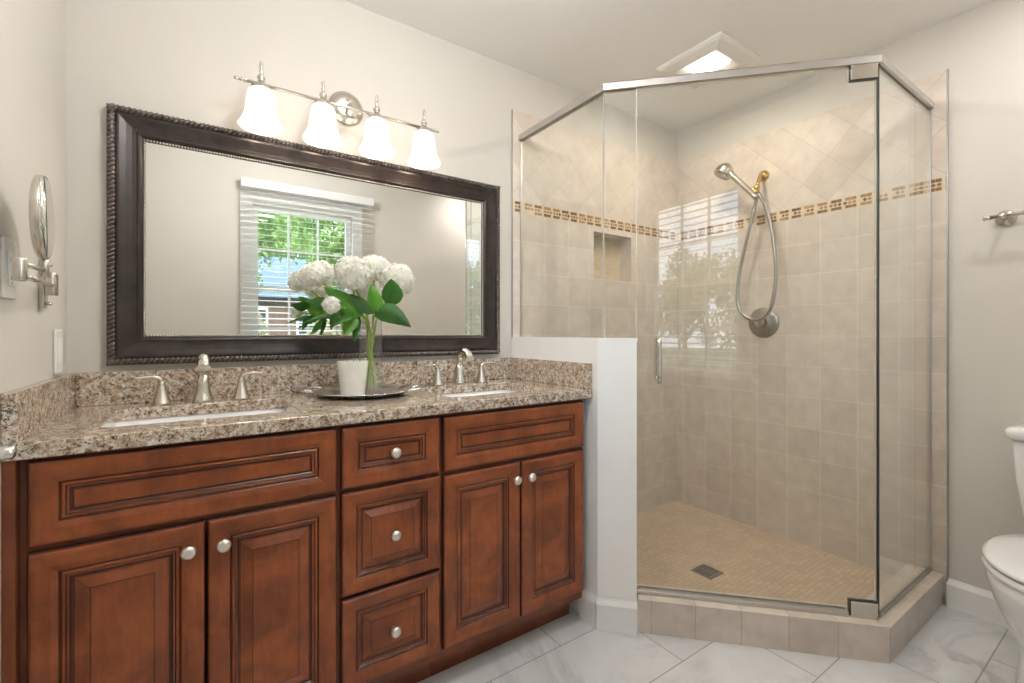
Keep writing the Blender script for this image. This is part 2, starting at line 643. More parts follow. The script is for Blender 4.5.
def copy_tree(o, parent=None):
    c = o.copy()
    C.objects.link(c)
    if parent is not None:
        c.parent = parent
    for ch in list(o.children):
        copy_tree(ch, c)
    return c


def T(x, y, z):
    return Matrix.Translation((x, y, z))


def RX(a): return Matrix.Rotation(a, 4, 'X')
def RY(a): return Matrix.Rotation(a, 4, 'Y')
def RZ(a): return Matrix.Rotation(a, 4, 'Z')


def dirmat(p, d):
    """matrix that puts local z along d at p"""
    d = Vector(d).normalized()
    return Matrix.Translation(p) @ d.to_track_quat('Z', 'Y').to_matrix().to_4x4()


def bez(p0, p1, p2, p3, n_=12):
    p0, p1, p2, p3 = map(Vector, (p0, p1, p2, p3))
    return [p0 * (1 - t) ** 3 + p1 * 3 * t * (1 - t) ** 2 + p2 * 3 * t * t * (1 - t) + p3 * t ** 3 for t in [i / n_ for i in range(n_ + 1)]]


def spline(pts, k=6):
    """catmull-rom through pts"""
    P_ = [Vector(p) for p in pts]
    P_ = [P_[0] * 2 - P_[1]] + P_ + [P_[-1] * 2 - P_[-2]]
    out = []
    for i in range(1, len(P_) - 2):
        a, b, c, d = P_[i - 1], P_[i], P_[i + 1], P_[i + 2]
        for j in range(k):
            t = j / k
            out.append(0.5 * ((2 * b) + (c - a) * t + (2 * a - 5 * b + 4 * c - d) * t * t + (-a + 3 * b - 3 * c + d) * t ** 3))
    out.append(P_[-2])
    return out


# ================================================================== room shell
XL, XR, ZC = -0.3136, 2.583, 2.439
TH = 0.12
# vanity wall, with the shower niche cut into it
NX0, NX1, NZ0, NZ1, ND = 1.823, 2.143, 1.430, 1.705, 0.08
b = MB()
for x0, x1, z0, z1 in ((XL - TH, NX0, 0, ZC), (NX1, XR + TH, 0, ZC), (NX0, NX1, 0, NZ0), (NX0, NX1, NZ1, ZC)):
    b.box(x0, x1, 0, TH, z0, z1)
b.box(NX0, NX1, ND + 0.008, TH, NZ0, NZ1)
struct(b.done('wall_back', 'paint'))
struct(MB().box(XL - TH, XL, YB - TH, 0, 0, ZC).done('wall_left', 'paint'))
struct(MB().box(XR, XR + TH, YB - TH, 0, 0, ZC).done('wall_right', 'paint'))
b = MB()
b.box(XL, WX0, YB - TH, YB, 0, ZC).box(WX1, XR, YB - TH, YB, 0, ZC)
b.box(WX0, WX1, YB - TH, YB, 0, WZ0).box(WX0, WX1, YB - TH, YB, WZ1, ZC)
struct(b.done('wall_front', 'paint'))
struct(MB().box(XL - TH, XR + TH, YB - TH, TH, -0.1, 0).done('floor', 'floor'))
struct(MB().box(XL - TH, XR + TH, YB - TH, TH, ZC, ZC + 0.1).done('ceiling', 'ceiling'))

# ---- window on the wall behind the camera (seen in the mirror and in the shower glass)
b = MB()
cw = 0.075
for x0, x1, z0, z1 in ((WX0 - cw, WX0, WZ0 - cw, WZ1 + cw), (WX1, WX1 + cw, WZ0 - cw, WZ1 + cw), (WX0, WX1, WZ1, WZ1 + cw)):
    b.box(x0, x1, YB + 0.0005, YB + 0.016, z0, z1)
b.box(WX0, WX1, YB + 0.0005, YB + 0.016, WZ0 - cw, WZ0)
b.box(WX0 - cw - 0.02, WX1 + cw + 0.02, YB + 0.0005, YB + 0.045, WZ0 - 0.012, WZ0 + 0.012)
win = struct(b.done('window_1', 'trim'))
win['label'] = 'white double-hung window with grilles and open blinds'
sb = 0.04
zm = 1.46
for k, (z0, z1, yy) in enumerate(((WZ0, zm + 0.02, -0.05), (zm - 0.02, WZ1, -0.075))):
    b = MB()
    y0, y1 = YB + yy, YB + yy + 0.025
    b.box(WX0, WX0 + sb, y0, y1, z0, z1).box(WX1 - sb, WX1, y0, y1, z0, z1)
    b.box(WX0 + sb, WX1 - sb, y0, y1, z0, z0 + sb).box(WX0 + sb, WX1 - sb, y0, y1, z1 - sb, z1)
    gw = (WX1 - WX0 - 2 * sb)
    for q in (1, 2):
        xx = WX0 + sb + gw * q / 3
        b.box(xx - 0.007, xx + 0.007, y0 + 0.005, y1 - 0.005, z0 + sb, z1 - sb)
    zz = (z0 + z1) / 2
    b.box(WX0 + sb, WX1 - sb, y0 + 0.0065, y1 - 0.0065, zz - 0.007, zz + 0.007)
    s_ = b.done('sash', 'trim', win)
    MB().box(WX0 + sb, WX1 - sb, y0 + 0.010, y0 + 0.014, z0 + sb, z1 - sb).done('pane', 'pane', s_)

bl = thing('window_blind', 'white slatted blind hung over the window, slats open', 'blind', (0.73, YB + 0.06, 0.83))
BX0, BX1 = 0.27, 1.19
MB().box(BX0 - 0.005, BX1 + 0.005, YB + 0.018, YB + 0.095, 2.16, 2.222, bevel=0.004).done('valance', 'blind', bl)
b = MB()
z = 2.14
while z > 0.87:
    mm = T((BX0 + BX1) / 2, YB + 0.06, z) @ RX(math.radians(-9))
    b.box(-(BX1 - BX0) / 2, (BX1 - BX0) / 2, -0.024, 0.024, -0.0012, 0.0012, mat=mm)
    z -= 0.043
b.done('slats', 'blind', bl)
MB().box(BX0, BX1, YB + 0.036, YB + 0.084, 0.845, 0.86, bevel=0.003).done('bottom_rail', 'blind', bl)
for xx in (BX0 + 0.10, (BX0 + BX1) / 2, BX1 - 0.10):
    MB().tube([(xx, YB + 0.087, 2.16), (xx, YB + 0.087, 0.86)], 0.0009, 5).done('cord', 'blind', bl)

# ---- garden and neighbour outside the window
g = MB().box(-45, 45, -60, -2.6, -1.3, -1.1).done('floor_lawn', 'grass')
g.name = 'ground_lawn'
struct(g)


def tree(x, y, h, r, trunk_h, mat, label, seed, nleaf=2600, size=0.16, squash=1.0):
    rnd = random.Random(seed)
    t_ = thing('leafy_tree', label, 'tree', (x, y, -1.1), 0, 'trees in the garden')
    b = MB()
    b.tube([(x, y, -1.1), (x + 0.1, y, trunk_h * 0.5), (x, y, trunk_h + r * 0.6)], [0.2, 0.14, 0.07], 8)
    for k in range(5):
        a = rnd.uniform(0, 6.28)
        b.tube([(x, y, trunk_h * (0.6 + 0.1 * k)), (x + math.cos(a) * r * .5, y + math.sin(a) * r * .5, trunk_h + r * 0.5)], [0.07, 0.025], 6)
    b.done('trunk', 'sun_tree_bark', t_)
    b = MB()
    blobs = [(x + rnd.uniform(-.6, .6) * r, y + rnd.uniform(-.5, .5) * r, trunk_h + r * squash * rnd.uniform(0.2, 1.6), r * rnd.uniform(.35, .6)) for _ in range(11)]
    for _ in range(nleaf):
        bx, by, bz, br_ = rnd.choice(blobs)
        d = Vector((rnd.gauss(0, 1), rnd.gauss(0, 1), rnd.gauss(0, 1))).normalized() * br_ * rnd.uniform(0.55, 1.05)
        p = Vector((bx, by, bz)) + d
        q = Euler((rnd.uniform(0, 6.3), rnd.uniform(0, 6.3), rnd.uniform(0, 6.3))).to_matrix()
        s = size * rnd.uniform(.6, 1.3)
        b.poly([p + q @ Vector(v_) * s for v_ in ((-.5, 0, 0), (0, -.3, .08), (.5, 0, 0), (0, .3, .08))])
    b.done('foliage', mat, t_, fix=False)


tree(4.6, -15, 6.5, 2.3, 2.6, 'tree_leaf', 'green tree outside the window, nearest the house', 1, 9000, 0.19)
tree(8.2, -19, 7.5, 2.8, 3.0, 'tree_leaf2', 'pale green tree at the right of the window view', 2, 8000, 0.23)
tree(1.2, -20, 5.0, 2.4, 2.2, 'tree_leaf', 'darker tree at the left of the window view', 3, 6000, 0.25)
tree(6.2, -37, 9.0, 3.6, 4.0, 'tree_leaf2', 'tall pale tree behind the neighbouring house', 4, 7000, 0.4)
tree(-7.5, -17, 3.0, 2.1, 0.5, 'tree_leaf', 'low bushy tree far to the side of the garden, nearest of that pair', 5, 4000, 0.2)
tree(-14.5, -22, 3.0, 2.6, 0.8, 'tree_leaf2', 'low pale tree farthest to the side of the garden', 6, 4500, 0.25)
for k, (x, y, s) in enumerate(((2.9, -11.5, 0.75), (4.8, -11.8, 0.85), (6.8, -11.3, 0.75), (1.1, -11.3, 0.75))):
    rnd = random.Random(50 + k)
    b = MB()
    for _ in range(2200):
        d = Vector((rnd.gauss(0, 1), rnd.gauss(0, 1), abs(rnd.gauss(0, 1)))).normalized() * rnd.uniform(.6, 1.0)
        p = Vector((x + d.x * s, y + d.y * s * .8, -1.1 + d.z * s * 3.9))
        q = Euler((rnd.uniform(0, 6.3), rnd.uniform(0, 6.3), 0)).to_matrix()
        s2 = 0.12 * rnd.uniform(.6, 1.3)
        b.poly([p + q @ Vector(v_) * s2 for v_ in ((-.5, 0, 0), (0, -.35, .08), (.5, 0, 0), (0, .35, .08))])
    o_ = b.done('shrub', 'shrub', fix=False)
    recenter(o_, (x, y, -1.1))
    tag(o_, ['tan shrub under the garden trees, second from the left', 'tan shrub under the garden trees, second from the right',
             'tan shrub under the garden trees, rightmost', 'tan shrub under the garden trees, leftmost'][k], 'shrub', 'tan shrubs')

hs = thing('neighbour_house', 'tan house with blue-grey roof and white windows beyond the trees', 'house', (6, -26, -1.1))
MB().box(-2, 14, -30, -24, -1.1, 3.0).done('house_wall', 'siding', hs)
b = MB()
b.rings([[(-2.6, -23.4, 2.9), (-2.6, -30.6, 2.9), (-2.6, -27, 5.4)], [(14.6, -23.4, 2.9), (14.6, -30.6, 2.9), (14.6, -27, 5.4)]], smooth=False)
b.done('roof', 'roof_blue', hs)
for k in range(6):
    xx = -0.5 + k * 2.4
    f_ = MB().box(xx, xx + 1.1, -24.0, -23.93, 1.0, 2.4).done('window', 'house_trim', hs)
    b = MB()
    for ix in (0, 1):
        for iz in (0, 1):
            b.box(xx + 0.1 + ix * .48, xx + 0.52 + ix * .48, -23.93, -23.91, 1.1 + iz * .62, 1.66 + iz * .62)
    b.done('window_pane', 'house_pane', f_)

# ---- baseboards
def baseboard(name, segs, h=0.115, t=0.014):
    b = MB()
    for (x0, y0), (x1, y1), (nx, ny) in segs:
        d = Vector((x1 - x0, y1 - y0, 0))
        L = d.length
        ang = math.atan2(d.y, d.x)
        mm = T(x0, y0, 0) @ RZ(ang)
        loc = mm.inverted().to_3x3() @ Vector((nx, ny, 0))
        s = 1 if loc.y > 0 else -1
        prof = [(0.0005, 0), (t, 0), (t, h - 0.022), (t * .75, h - 0.014), (t * .45, h - 0.006), (t * .35, h), (0.0005, h)]
        b.rings([[mm @ Vector((xx, s * p, q)) for p, q in prof] for xx in (0, L)], smooth=False)
    return struct(b.done(name, 'trim'))


# ---- pony wall (knee wall) between vanity and shower; its end turns 45 degrees along the glass
N2 = Vector((0.7189, 0.6953))
def online(c, x=None, y=None):
    return (x, (c - N2.x * x) / N2.y) if x is not None else ((c - N2.y * y) / N2.x, y)


CO = 0.5085
P0 = online(CO, x=1.278)                     # outer corner
PE = (1.379, -0.695)
PE = online(CO, x=1.379)
CI = CO + 0.11
PI_ = online(CI, x=1.390)
PEI = (PE[0] + N2.x * .11, PE[1] + N2.y * .11)
ZP = 1.1134
b = MB()
b.prism([(1.278, -0.0005), P0, PE, PEI, PI_, (1.390, -0.0005)], 0, ZP - 0.012)
struct(b.done('wall_pony', 'pony'))
# sill on top of the pony wall
b = MB()
b.prism([(1.277, -0.0085), (P0[0] - .001, P0[1] - .001), (PE[0] + .001, PE[1] - .003), (PEI[0] + .002, PEI[1] - .001), (PI_[0] + .002, PI_[1]), (1.392, -0.0085)], ZP - 0.0118, ZP)
o_ = struct(b.done('trim_1', 'pony'))
o_['label'] = 'white sill capping the knee wall'
# tiled shower side of the pony wall
b = MB()
b.prism([(1.3905, -0.0085), (PI_[0] + .0005, PI_[1]), (PEI[0] + .0005, PEI[1]), (PEI[0] + .006, PEI[1] + .006), (1.3985, PI_[1] + .004), (1.3985, -0.0085)], 0.05, ZP - 0.0122)
struct(b.done('wall_pony_tile', 'tile_pony')).name = 'wall_pony_tile'

b = baseboard('baseboard_pony', [((P0[0], -0.50), P0, (-1, 0)), ((P0[0] - .004, P0[1] + .002), (PE[0] + .001, PE[1] - .001), (-1, -1))], 0.118)
baseboard('baseboard_right', [((XR, -1.309), (XR, YB), (-1, 0))])
baseboard('baseboard_left', [((XL, -0.60), (XL, YB), (1, 0))])
baseboard('baseboard_front', [((XL + .015, YB), (XR - .015, YB), (0, 1))])

# ================================================================== shower tile
TT = 0.008
ZB0, ZB1, ZT = 1.727, 1.785, 2.228


def band(b, L0, L1, fn, face, seed):
    """listello: brown bars above and below a row of small diamonds, set into cream; fn(s, z, d) -> point"""
    rnd = random.Random(seed)
    b.mi = 1
    per = 0.0605
    zc = (ZB0 + ZB1) / 2
    pts = lambda s0, s1, z0, z1, d: [fn(s0, z0, d), fn(s1, z0, d), fn(s1, z1, d), fn(s0, z1, d)]
    b.rings([[fn(L0, ZB0, 0), fn(L1, ZB0, 0), fn(L1, ZB1, 0), fn(L0, ZB1, 0)], [fn(L0, ZB0, TT), fn(L1, ZB0, TT), fn(L1, ZB1, TT), fn(L0, ZB1, TT)]], smooth=False)
    s = L0 + 0.012
    while s + 0.042 < L1:
        for (z0, z1) in ((ZB1 - 0.0175, ZB1 - 0.004), (ZB0 + 0.004, ZB0 + 0.0175)):
            b.mi = 2 if rnd.random() < .6 else 3
            if rnd.random() < 0.97:
                mid = s + 0.0205
                for (s0, s1) in ((s, mid - .0007), (mid + .0007, s + 0.044)):
                    b.rings([pts(s0, s1, z0, z1, TT), pts(s0, s1, z0, z1, TT + 0.0012)], cap0=False, smooth=False)
        for k in range(3):
            if k == 2 and rnd.random() < .4: continue
            b.mi = 2 if rnd.random() < .4 else 3
            cx_ = s + 0.008 + k * 0.0185
            r_ = 0.0090
            q = lambda d: [fn(cx_ - r_, zc, d), fn(cx_, zc - r_, d), fn(cx_ + r_, zc, d), fn(cx_, zc + r_, d)]
            b.rings([q(TT), q(TT + 0.0012)], cap0=False, smooth=False)
        s += per
    b.mi = 0


# back (vanity wall plane) tile field, with the niche opening
b = MB()
tx0 = 1.283
for x0, x1, z0, z1 in ((1.400, NX0, 0.05, ZB0), (NX1, XR, 0.05, ZB0), (NX0, NX1, 0.05, NZ0), (NX0, NX1, NZ1, ZB0), (tx0, 1.400, ZP - 0.012, ZB0)):
    b.box(x0, x1, -TT, -0.0005, z0, z1)
b.mi = 4
b.box(tx0, XR, -TT, -0.0005, ZB1, ZT)
b.mi = 5
b.box(tx0 - 0.003, tx0, -TT - .001, -0.0005, ZP, ZT)
band(b, tx0, XR - TT, lambda s, z, d: (s, -d, z), None, 3)
struct(b.done('wall_shower_back_tile', ['tile_back', 'mosaic_cream', 'mosaic_brown', 'mosaic_tan', 'tile_back_diag', 'tile_edge']))
# right wall tile field
ye = -1.308
b = MB()
b.box(XR - TT, XR - 0.0005, ye, -TT, 0.05, ZB0)
b.mi = 4
b.box(XR - TT, XR - 0.0005, ye, -TT, ZB1, ZT)
b.mi = 5
b.box(XR - TT - .001, XR - 0.0005, ye - 0.005, ye, 0.0, ZT)
b.mi = 0
band(b, -1.305, -TT, lambda s, z, d: (XR - d, s, z), None, 8)
struct(b.done('wall_shower_right_tile', ['tile_right', 'mosaic_cream', 'mosaic_brown', 'mosaic_tan', 'tile_right_diag', 'tile_edge']))
# niche lining
b = MB()
b.box(NX0 + .006, NX1 - .006, ND, ND + 0.0075, NZ0 + .006, NZ1 - .006)
b.mi = 1
b.box(NX0, NX0 + .006, -TT, ND, NZ0, NZ1).box(NX1 - .006, NX1, -TT, ND, NZ0, NZ1)
b.box(NX0 + .006, NX1 - .006, -TT, ND, NZ0, NZ0 + .006).box(NX0 + .006, NX1 - .006, -TT, ND, NZ1 - .006, NZ1)
o_ = struct(b.done('trim_2', ['niche_mosaic', 'tile_back']))
o_['label'] = 'recessed tiled niche in the shower wall'

# shower pan and curb
b = MB()
b.prism([(1.3905, -0.0005), (PI_[0] + .001, PI_[1]), (PEI[0] + .001, PEI[1]), online(CI + .001, y=-1.186), (XR - .0005, -1.186), (XR - .0005, -0.0005)], 0.001, 0.050)
struct(b.done('floor_shower', 'shower_floor'))
drain = thing('shower_drain', 'square grey metal drain grate in the tan shower floor', 'drain', (1.914, -0.642, 0.0503), 0)
b = MB()
dx, dy, s_ = 1.914, -0.642, 0.050
for a0, a1, c0, c1 in ((-s_, s_, -s_, -s_ + .008), (-s_, s_, s_ - .008, s_), (-s_, -s_ + .008, -s_ + .008, s_ - .008), (s_ - .008, s_, -s_ + .008, s_ - .008)):
    b.box(dx + a0, dx + a1, dy + c0, dy + c1, 0.0503, 0.0545)
for k in range(7):
    yy = dy - 0.036 + k * 0.012
    b.box(dx - s_ + .008, dx + s_ - .008, yy - .0035, yy + .0035, 0.0510, 0.0535)
b.box(dx - .004, dx + .004, dy - s_ + .008, dy + s_ - .008, 0.0512, 0.0540)
b.done('grate', 'lead', drain)
MB().box(dx - s_ + .008, dx + s_ - .008, dy - s_ + .008, dy + s_ - .008, 0.0503, 0.0508).done('sump', 'slot', drain)

CE = online(CO, y=-1.297)
CEI = online(CI, y=-1.187)
ZK = 0.1263
curb = thing('shower_curb', 'low curb of square beige tiles in front of the shower', 'curb', (1.95, -1.28, 0))
b = MB()
b.prism([(PE[0] + .0015, PE[1] - .0015), CE, (XR - .0005, -1.297), (XR - .0005, -1.187), CEI, (PEI[0] + .0015, PEI[1] - .0015)], 0.0005, ZK - 0.012)
o_ = b.done('curb_face', 'curb', curb)
lx, ly = curb.location.x, curb.location.y


def cuv(co, nrm):
    x, y = co.x + lx, co.y + ly
    if abs(nrm.z) > .5: return (x * 1.0, y)
    if abs(nrm.x) < .3: return (x - CE[0] , co.z + .2)
    return ((x - CE[0]) * 0.6953 - (y - CE[1]) * .7189, co.z + .2)


uvbox(o_, cuv)
b = MB()
ov = 0.003
oc = lambda c, **k: online(c, **k)
b.prism([(PE[0] + .0005 + .002, PE[1] - .006), oc(CO - ov, y=-1.297 - ov), (XR - .0005, -1.297 - ov), (XR - .0005, -1.187 + ov), oc(CI + ov, y=-1.187 + ov), (PEI[0] + .006, PEI[1] - .002)], ZK - 0.0118, ZK)
o_ = b.done('curb_cap', 'curb', curb)


def cuv2(co, nrm):
    x, y = co.x + lx, co.y + ly
    along = (x - CE[0]) * 0.6953 - (y - CE[1]) * .7189
    return (along if x < CE[0] + .04 else x - CE[0], .2)


uvbox(o_, cuv2)

# ================================================================== shower enclosure
CG = CO + 0.048
GA = Vector(online(CG, x=1.331))
GB = Vector(online(CG, y=-1.254))
ZR0, ZR1 = 2.083, 2.115
AB = GB - GA
LAB = AB.length
U = AB / LAB
enc = thing('shower_enclosure', 'frameless glass corner shower enclosure with satin metal header rail', 'shower enclosure', (GB.x, GB.y, ZK))
gt = 0.0045


def panel(p, q, z0, z1, name, edges=(1, 1), em=('glass_edge', 'glass_edge')):
    """vertical glass sheet between plan points; slot 0 = faces, slot 1/2 = end edges"""
    p, q = Vector(p), Vector(q)
    d = (q - p).normalized()
    nn = Vector((-d.y, d.x)) * gt
    c = [(p - nn), (q - nn), (q + nn), (p + nn)]
    b = MB()
    lo = [b.bm.verts.new((v.x, v.y, z0)) for v in c]
    hi = [b.bm.verts.new((v.x, v.y, z1)) for v in c]
    for i, mi in ((0, 0), (1, 2), (2, 0), (3, 1)):
        j = (i + 1) % 4
        f = b.bm.faces.new((lo[i], lo[j], hi[j], hi[i]))
        f.material_index = mi
    f = b.bm.faces.new(hi); f.material_index = 1
    f = b.bm.faces.new(list(reversed(lo))); f.material_index = 1
    return b.done(name, ['glass', em[0], em[1]], enc)


def ray_hit(u):
    r = (u - 512) / 462.2
    a, c_ = math.cos(YAW) * r + math.sin(YAW), math.cos(YAW) - math.sin(YAW) * r
    t = (CG + N2.y * D) / (N2.x * a + N2.y * c_)
    return Vector((a * t, -D + c_ * t))


sd = (ray_hit(636.5) - GA).length
pd = GA + U * sd
z_sill = ZP + 0.0002
g1 = panel((GA.x, -0.0095), (GA.x, GA.y + .006), z_sill, ZR0, 'glass_panel', em=('glass_edge_light', 'glass_edge_light'))
g2 = panel(GA + U * .004, pd - U * .003, z_sill, ZR0, 'glass_panel', em=('glass_edge_light', 'glass_edge_light'))
door = panel(pd, GB - U * .007, ZK + 0.016, ZR0 - 0.004, 'glass_door', em=('glass_edge_light', 'glass_edge_light'))
g3 = panel((GB.x + .006, GB.y), (XR - TT - .001, GB.y), ZK + 0.012, ZR0, 'glass_panel', em=('glass_edge', 'glass_edge_light'))


def bar2(b, p, q, wdt, z0, z1, bevel=0.0):
    p, q = Vector(p), Vector(q)
    d = q - p
    mm = T(p.x, p.y, 0) @ RZ(math.atan2(d.y, d.x))
    b.box(0, d.length, -wdt / 2, wdt / 2, z0, z1, mat=mm, bevel=bevel)


# header rail: one mitred bar
b = MB()
hw = 0.015
def off(side):
    a = hw * side
    # offsets to the inner (+) or outer (-) side
    x1 = GA.x + a
    pA = online(CG + a, x=x1)
    yB = GB.y + a
    pB = online(CG + a, y=yB)
    return [(x1, -0.0095), pA, pB, (XR - TT - .001, yB)]
inn, out_ = off(1), off(-1)
mid_i, mid_o = off(.6), off(-.6)
zs = [ZR0, ZR1 - .004, ZR1]
rs = []
for k in range(4):
    rs.append([(*out_[k], ZR0), (*out_[k], ZR1 - .008), (*mid_o[k], ZR1), (*mid_i[k], ZR1), (*inn[k], ZR1 - .008), (*inn[k], ZR0)])
b.rings(rs, smooth=False)
b.done('header_rail', 'rail', enc)
# threshold rails at the bottom
b = MB()
bar2(b, pd + U * .002, GB - U * .095, 0.026, ZK + .0003, ZK + 0.0150, bevel=0.002)
bar2(b, pd + U * .004 - Vector((N2.x, N2.y)) * .0085, GB - U * .097 - Vector((N2.x, N2.y)) * .0085, 0.004, ZK + .0152, ZK + 0.023)
bar2(b, pd + U * .004 + Vector((N2.x, N2.y)) * .0085, GB - U * .097 + Vector((N2.x, N2.y)) * .0085, 0.004, ZK + .0152, ZK + 0.023)
b.done('threshold_rail', 'rail', enc)
b = MB()
bar2(b, (GB.x + .01, GB.y), (XR - TT - .001, GB.y), 0.016, ZK + .0003, ZK + 0.0115, bevel=0.002)
b.done('bottom_channel', 'rail', enc)
# gaskets
q_ = pd - U * .0015
bs_ = MB()
bar2(bs_, q_ - U * .0012, q_ + U * .0012, 0.010, ZP + .001, ZR0 - .004)
bs_.done('door_seal', 'glass_edge_light', enc)
MB().tube([(GB.x - .0015, GB.y - .0005, ZK + .06), (GB.x - .0015, GB.y - .0005, ZR0 - .052)], 0.0030, 6).done('corner_gasket', 'dark_gasket', enc)
for p in ((GA.x, -0.0115), (XR - TT - .003, GB.y)):
    b = MB()
    b.box(p[0] - .006 if p[1] > -.1 else p[0] - .002, p[0] + .006 if p[1] > -.1 else p[0] + .002,
          p[1] - .002 if p[1] > -.1 else p[1] - .006, p[1] + .002 if p[1] > -.1 else p[1] + .006, (z_sill if p[1] > -.1 else ZK + .012), ZR0 - .0005)
    b.done('wall_seal', 'rail', enc)
# hinges (top and bottom pivot plates) on the door
nU = Vector((-U.y, U.x))
for z0, z1 in ((ZK + 0.0005, ZK + 0.056), (ZR0 - 0.052, ZR0 - 0.0005)):
    b = MB()
    mm = T(GB.x, GB.y, 0) @ RZ(math.atan2(U.y, U.x))
    for s in (-1, 1):
        b.box(-0.088, -0.004, s * 0.005, s * 0.014, z0, z1, mat=mm, bevel=0.0015)
    b.done('hinge', 'nickel', door)
    b = MB()
    b.box(-0.092, -0.002, -0.0052, 0.0052, z0 - (.003 if z0 > 1 else -.002), z1 + (.003 if z0 < 1 else -.002), mat=mm)
    b.done('hinge_gasket', 'dark_gasket', door)
# D pull handle, a loop on each face
hp = ray_hit(658)
b = MB()
for s in (-1, 1):
    q = hp + nU * 0.0
    pa = []
    for (dd, zz) in ((0.0, 0.955), (0.030, 0.950), (0.042, 0.962), (0.044, 0.985), (0.044, 1.075), (0.042, 1.098), (0.030, 1.110), (0.0, 1.105)):
        v = hp + nU * s * (gt + dd)
        pa.append((v.x, v.y, zz))
    b.tube(spline(pa, 5), 0.0085, 12)
b.done('handle', 'nickel', door)

# ================================================================== vanity cabinets
YF = -0.535      # face frame plane
ZCAB = 0.8798


def front_profile(kind):
    # (inset, depth outwards, glaze?)
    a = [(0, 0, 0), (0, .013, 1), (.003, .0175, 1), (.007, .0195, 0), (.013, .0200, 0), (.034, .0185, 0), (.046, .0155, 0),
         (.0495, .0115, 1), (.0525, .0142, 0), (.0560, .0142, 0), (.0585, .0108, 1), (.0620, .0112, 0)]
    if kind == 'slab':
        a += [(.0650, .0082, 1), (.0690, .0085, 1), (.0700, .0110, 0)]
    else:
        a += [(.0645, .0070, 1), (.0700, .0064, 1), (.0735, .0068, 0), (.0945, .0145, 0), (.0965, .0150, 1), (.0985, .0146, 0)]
    return a


def make_front(x0, x1, z0, z1, kind, name, parent):
    b = MB()
    prof = front_profile(kind)
    if kind == 'small':
        prof = front_profile('door')
        prof = [(i * .88, d, g_) for i, d, g_ in prof]
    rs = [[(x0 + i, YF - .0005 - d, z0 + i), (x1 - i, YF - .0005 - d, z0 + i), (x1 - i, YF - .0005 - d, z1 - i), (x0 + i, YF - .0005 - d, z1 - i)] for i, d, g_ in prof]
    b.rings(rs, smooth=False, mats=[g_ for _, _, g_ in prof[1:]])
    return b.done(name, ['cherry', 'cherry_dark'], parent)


def knob(x, z, parent):
    y = YF - 0.018
    b = MB()
    mm = dirmat((x, y, z), (0, -1, 0))
    b.lathe([(0.0075, -0.002), (0.0060, 0.004), (0.0055, 0.010), (0.0085, 0.013), (0.0145, 0.0165), (0.0160, 0.020), (0.0150, 0.024), (0.0110, 0.0275), (0.005, 0.029), (0.0005, 0.0292)], 24, mm)
    return b.done('knob', 'knob', parent)


def cabinet(x0, x1, label, openx=None):
    r = thing('vanity_cabinet', label, 'cabinet', ((x0 + x1) / 2, -0.28, 0), 0, 'cherry vanity cabinets')
    b = MB()
    g_ = .0006
    b.box(x0 + g_, x0 + .018, YF + .019, -0.002, 0.100, ZCAB)
    b.box(x1 - .018, x1 - g_, YF + .019, -0.002, 0.100, ZCAB)
    b.box(x0 + .018, x1 - .018, YF + .019, -0.002, 0.100, 0.118)
    b.box(x0 + .018, x1 - .018, -0.010, -0.002, 0.118, ZCAB)
    b.done('case', 'cherry_body', r)
    b = MB()
    b.box(x0 + g_, x0 + .030, YF, YF + .019, 0.100, ZCAB)
    b.box(x1 - .030, x1 - g_, YF, YF + .019, 0.100, ZCAB)
    b.box(x0 + .030, x1 - .030, YF, YF + .019, 0.100, 0.150)
    b.box(x0 + .030, x1 - .030, YF, YF + .019, ZCAB - .03, ZCAB)
    b.box(x0 + .030, x1 - .030, YF, YF + .019, 0.66, 0.72)
    if x1 - x0 < .4: b.box(x0 + .030, x1 - .030, YF, YF + .019, 0.375, 0.415)
    b.done('face_frame', 'cherry_body', r)
    MB().box(x0 + g_, x1 - g_, -0.462, -0.447, 0.0005, 0.0998).done('toe_kick', 'cherry_body', r)
    return r


cab1 = cabinet(-0.293, 0.327, 'left cherry sink cabinet, double doors under a long false drawer')
# filler strip between the first cabinet and the left wall
MB().box(XL + .0008, -0.2935, YF - .022, YF + .018, 0.0, ZCAB).done('filler_strip', 'cherry_body', cab1)
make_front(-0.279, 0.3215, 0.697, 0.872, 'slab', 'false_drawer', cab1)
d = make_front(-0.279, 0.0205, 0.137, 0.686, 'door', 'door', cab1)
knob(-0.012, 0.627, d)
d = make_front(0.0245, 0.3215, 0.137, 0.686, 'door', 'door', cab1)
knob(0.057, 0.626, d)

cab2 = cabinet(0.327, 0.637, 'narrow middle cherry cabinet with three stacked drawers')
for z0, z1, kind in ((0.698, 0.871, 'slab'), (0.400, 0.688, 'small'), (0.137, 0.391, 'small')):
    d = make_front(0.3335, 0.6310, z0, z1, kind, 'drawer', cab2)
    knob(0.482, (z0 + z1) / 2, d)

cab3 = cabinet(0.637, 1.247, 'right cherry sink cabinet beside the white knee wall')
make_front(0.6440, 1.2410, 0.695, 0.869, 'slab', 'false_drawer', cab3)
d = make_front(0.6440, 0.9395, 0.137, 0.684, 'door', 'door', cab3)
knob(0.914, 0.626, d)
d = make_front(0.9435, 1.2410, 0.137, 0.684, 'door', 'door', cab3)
knob(0.976, 0.626, d)

# ================================================================== granite worktop with two sink cut-outs
def rrect(cx_, cy_, hx, hy, r, k=6):
    pts = []
    for (sx, sy, a0) in ((1, 1, 0), (-1, 1, 90), (-1, -1, 180), (1, -1, 270)):
        for j in range(k + 1):
            a = math.radians(a0 + 90 * j / k)
            pts.append((cx_ + sx * (hx - r) + r * math.cos(a), cy_ + sy * (hy - r) + r * math.sin(a)))
    return pts


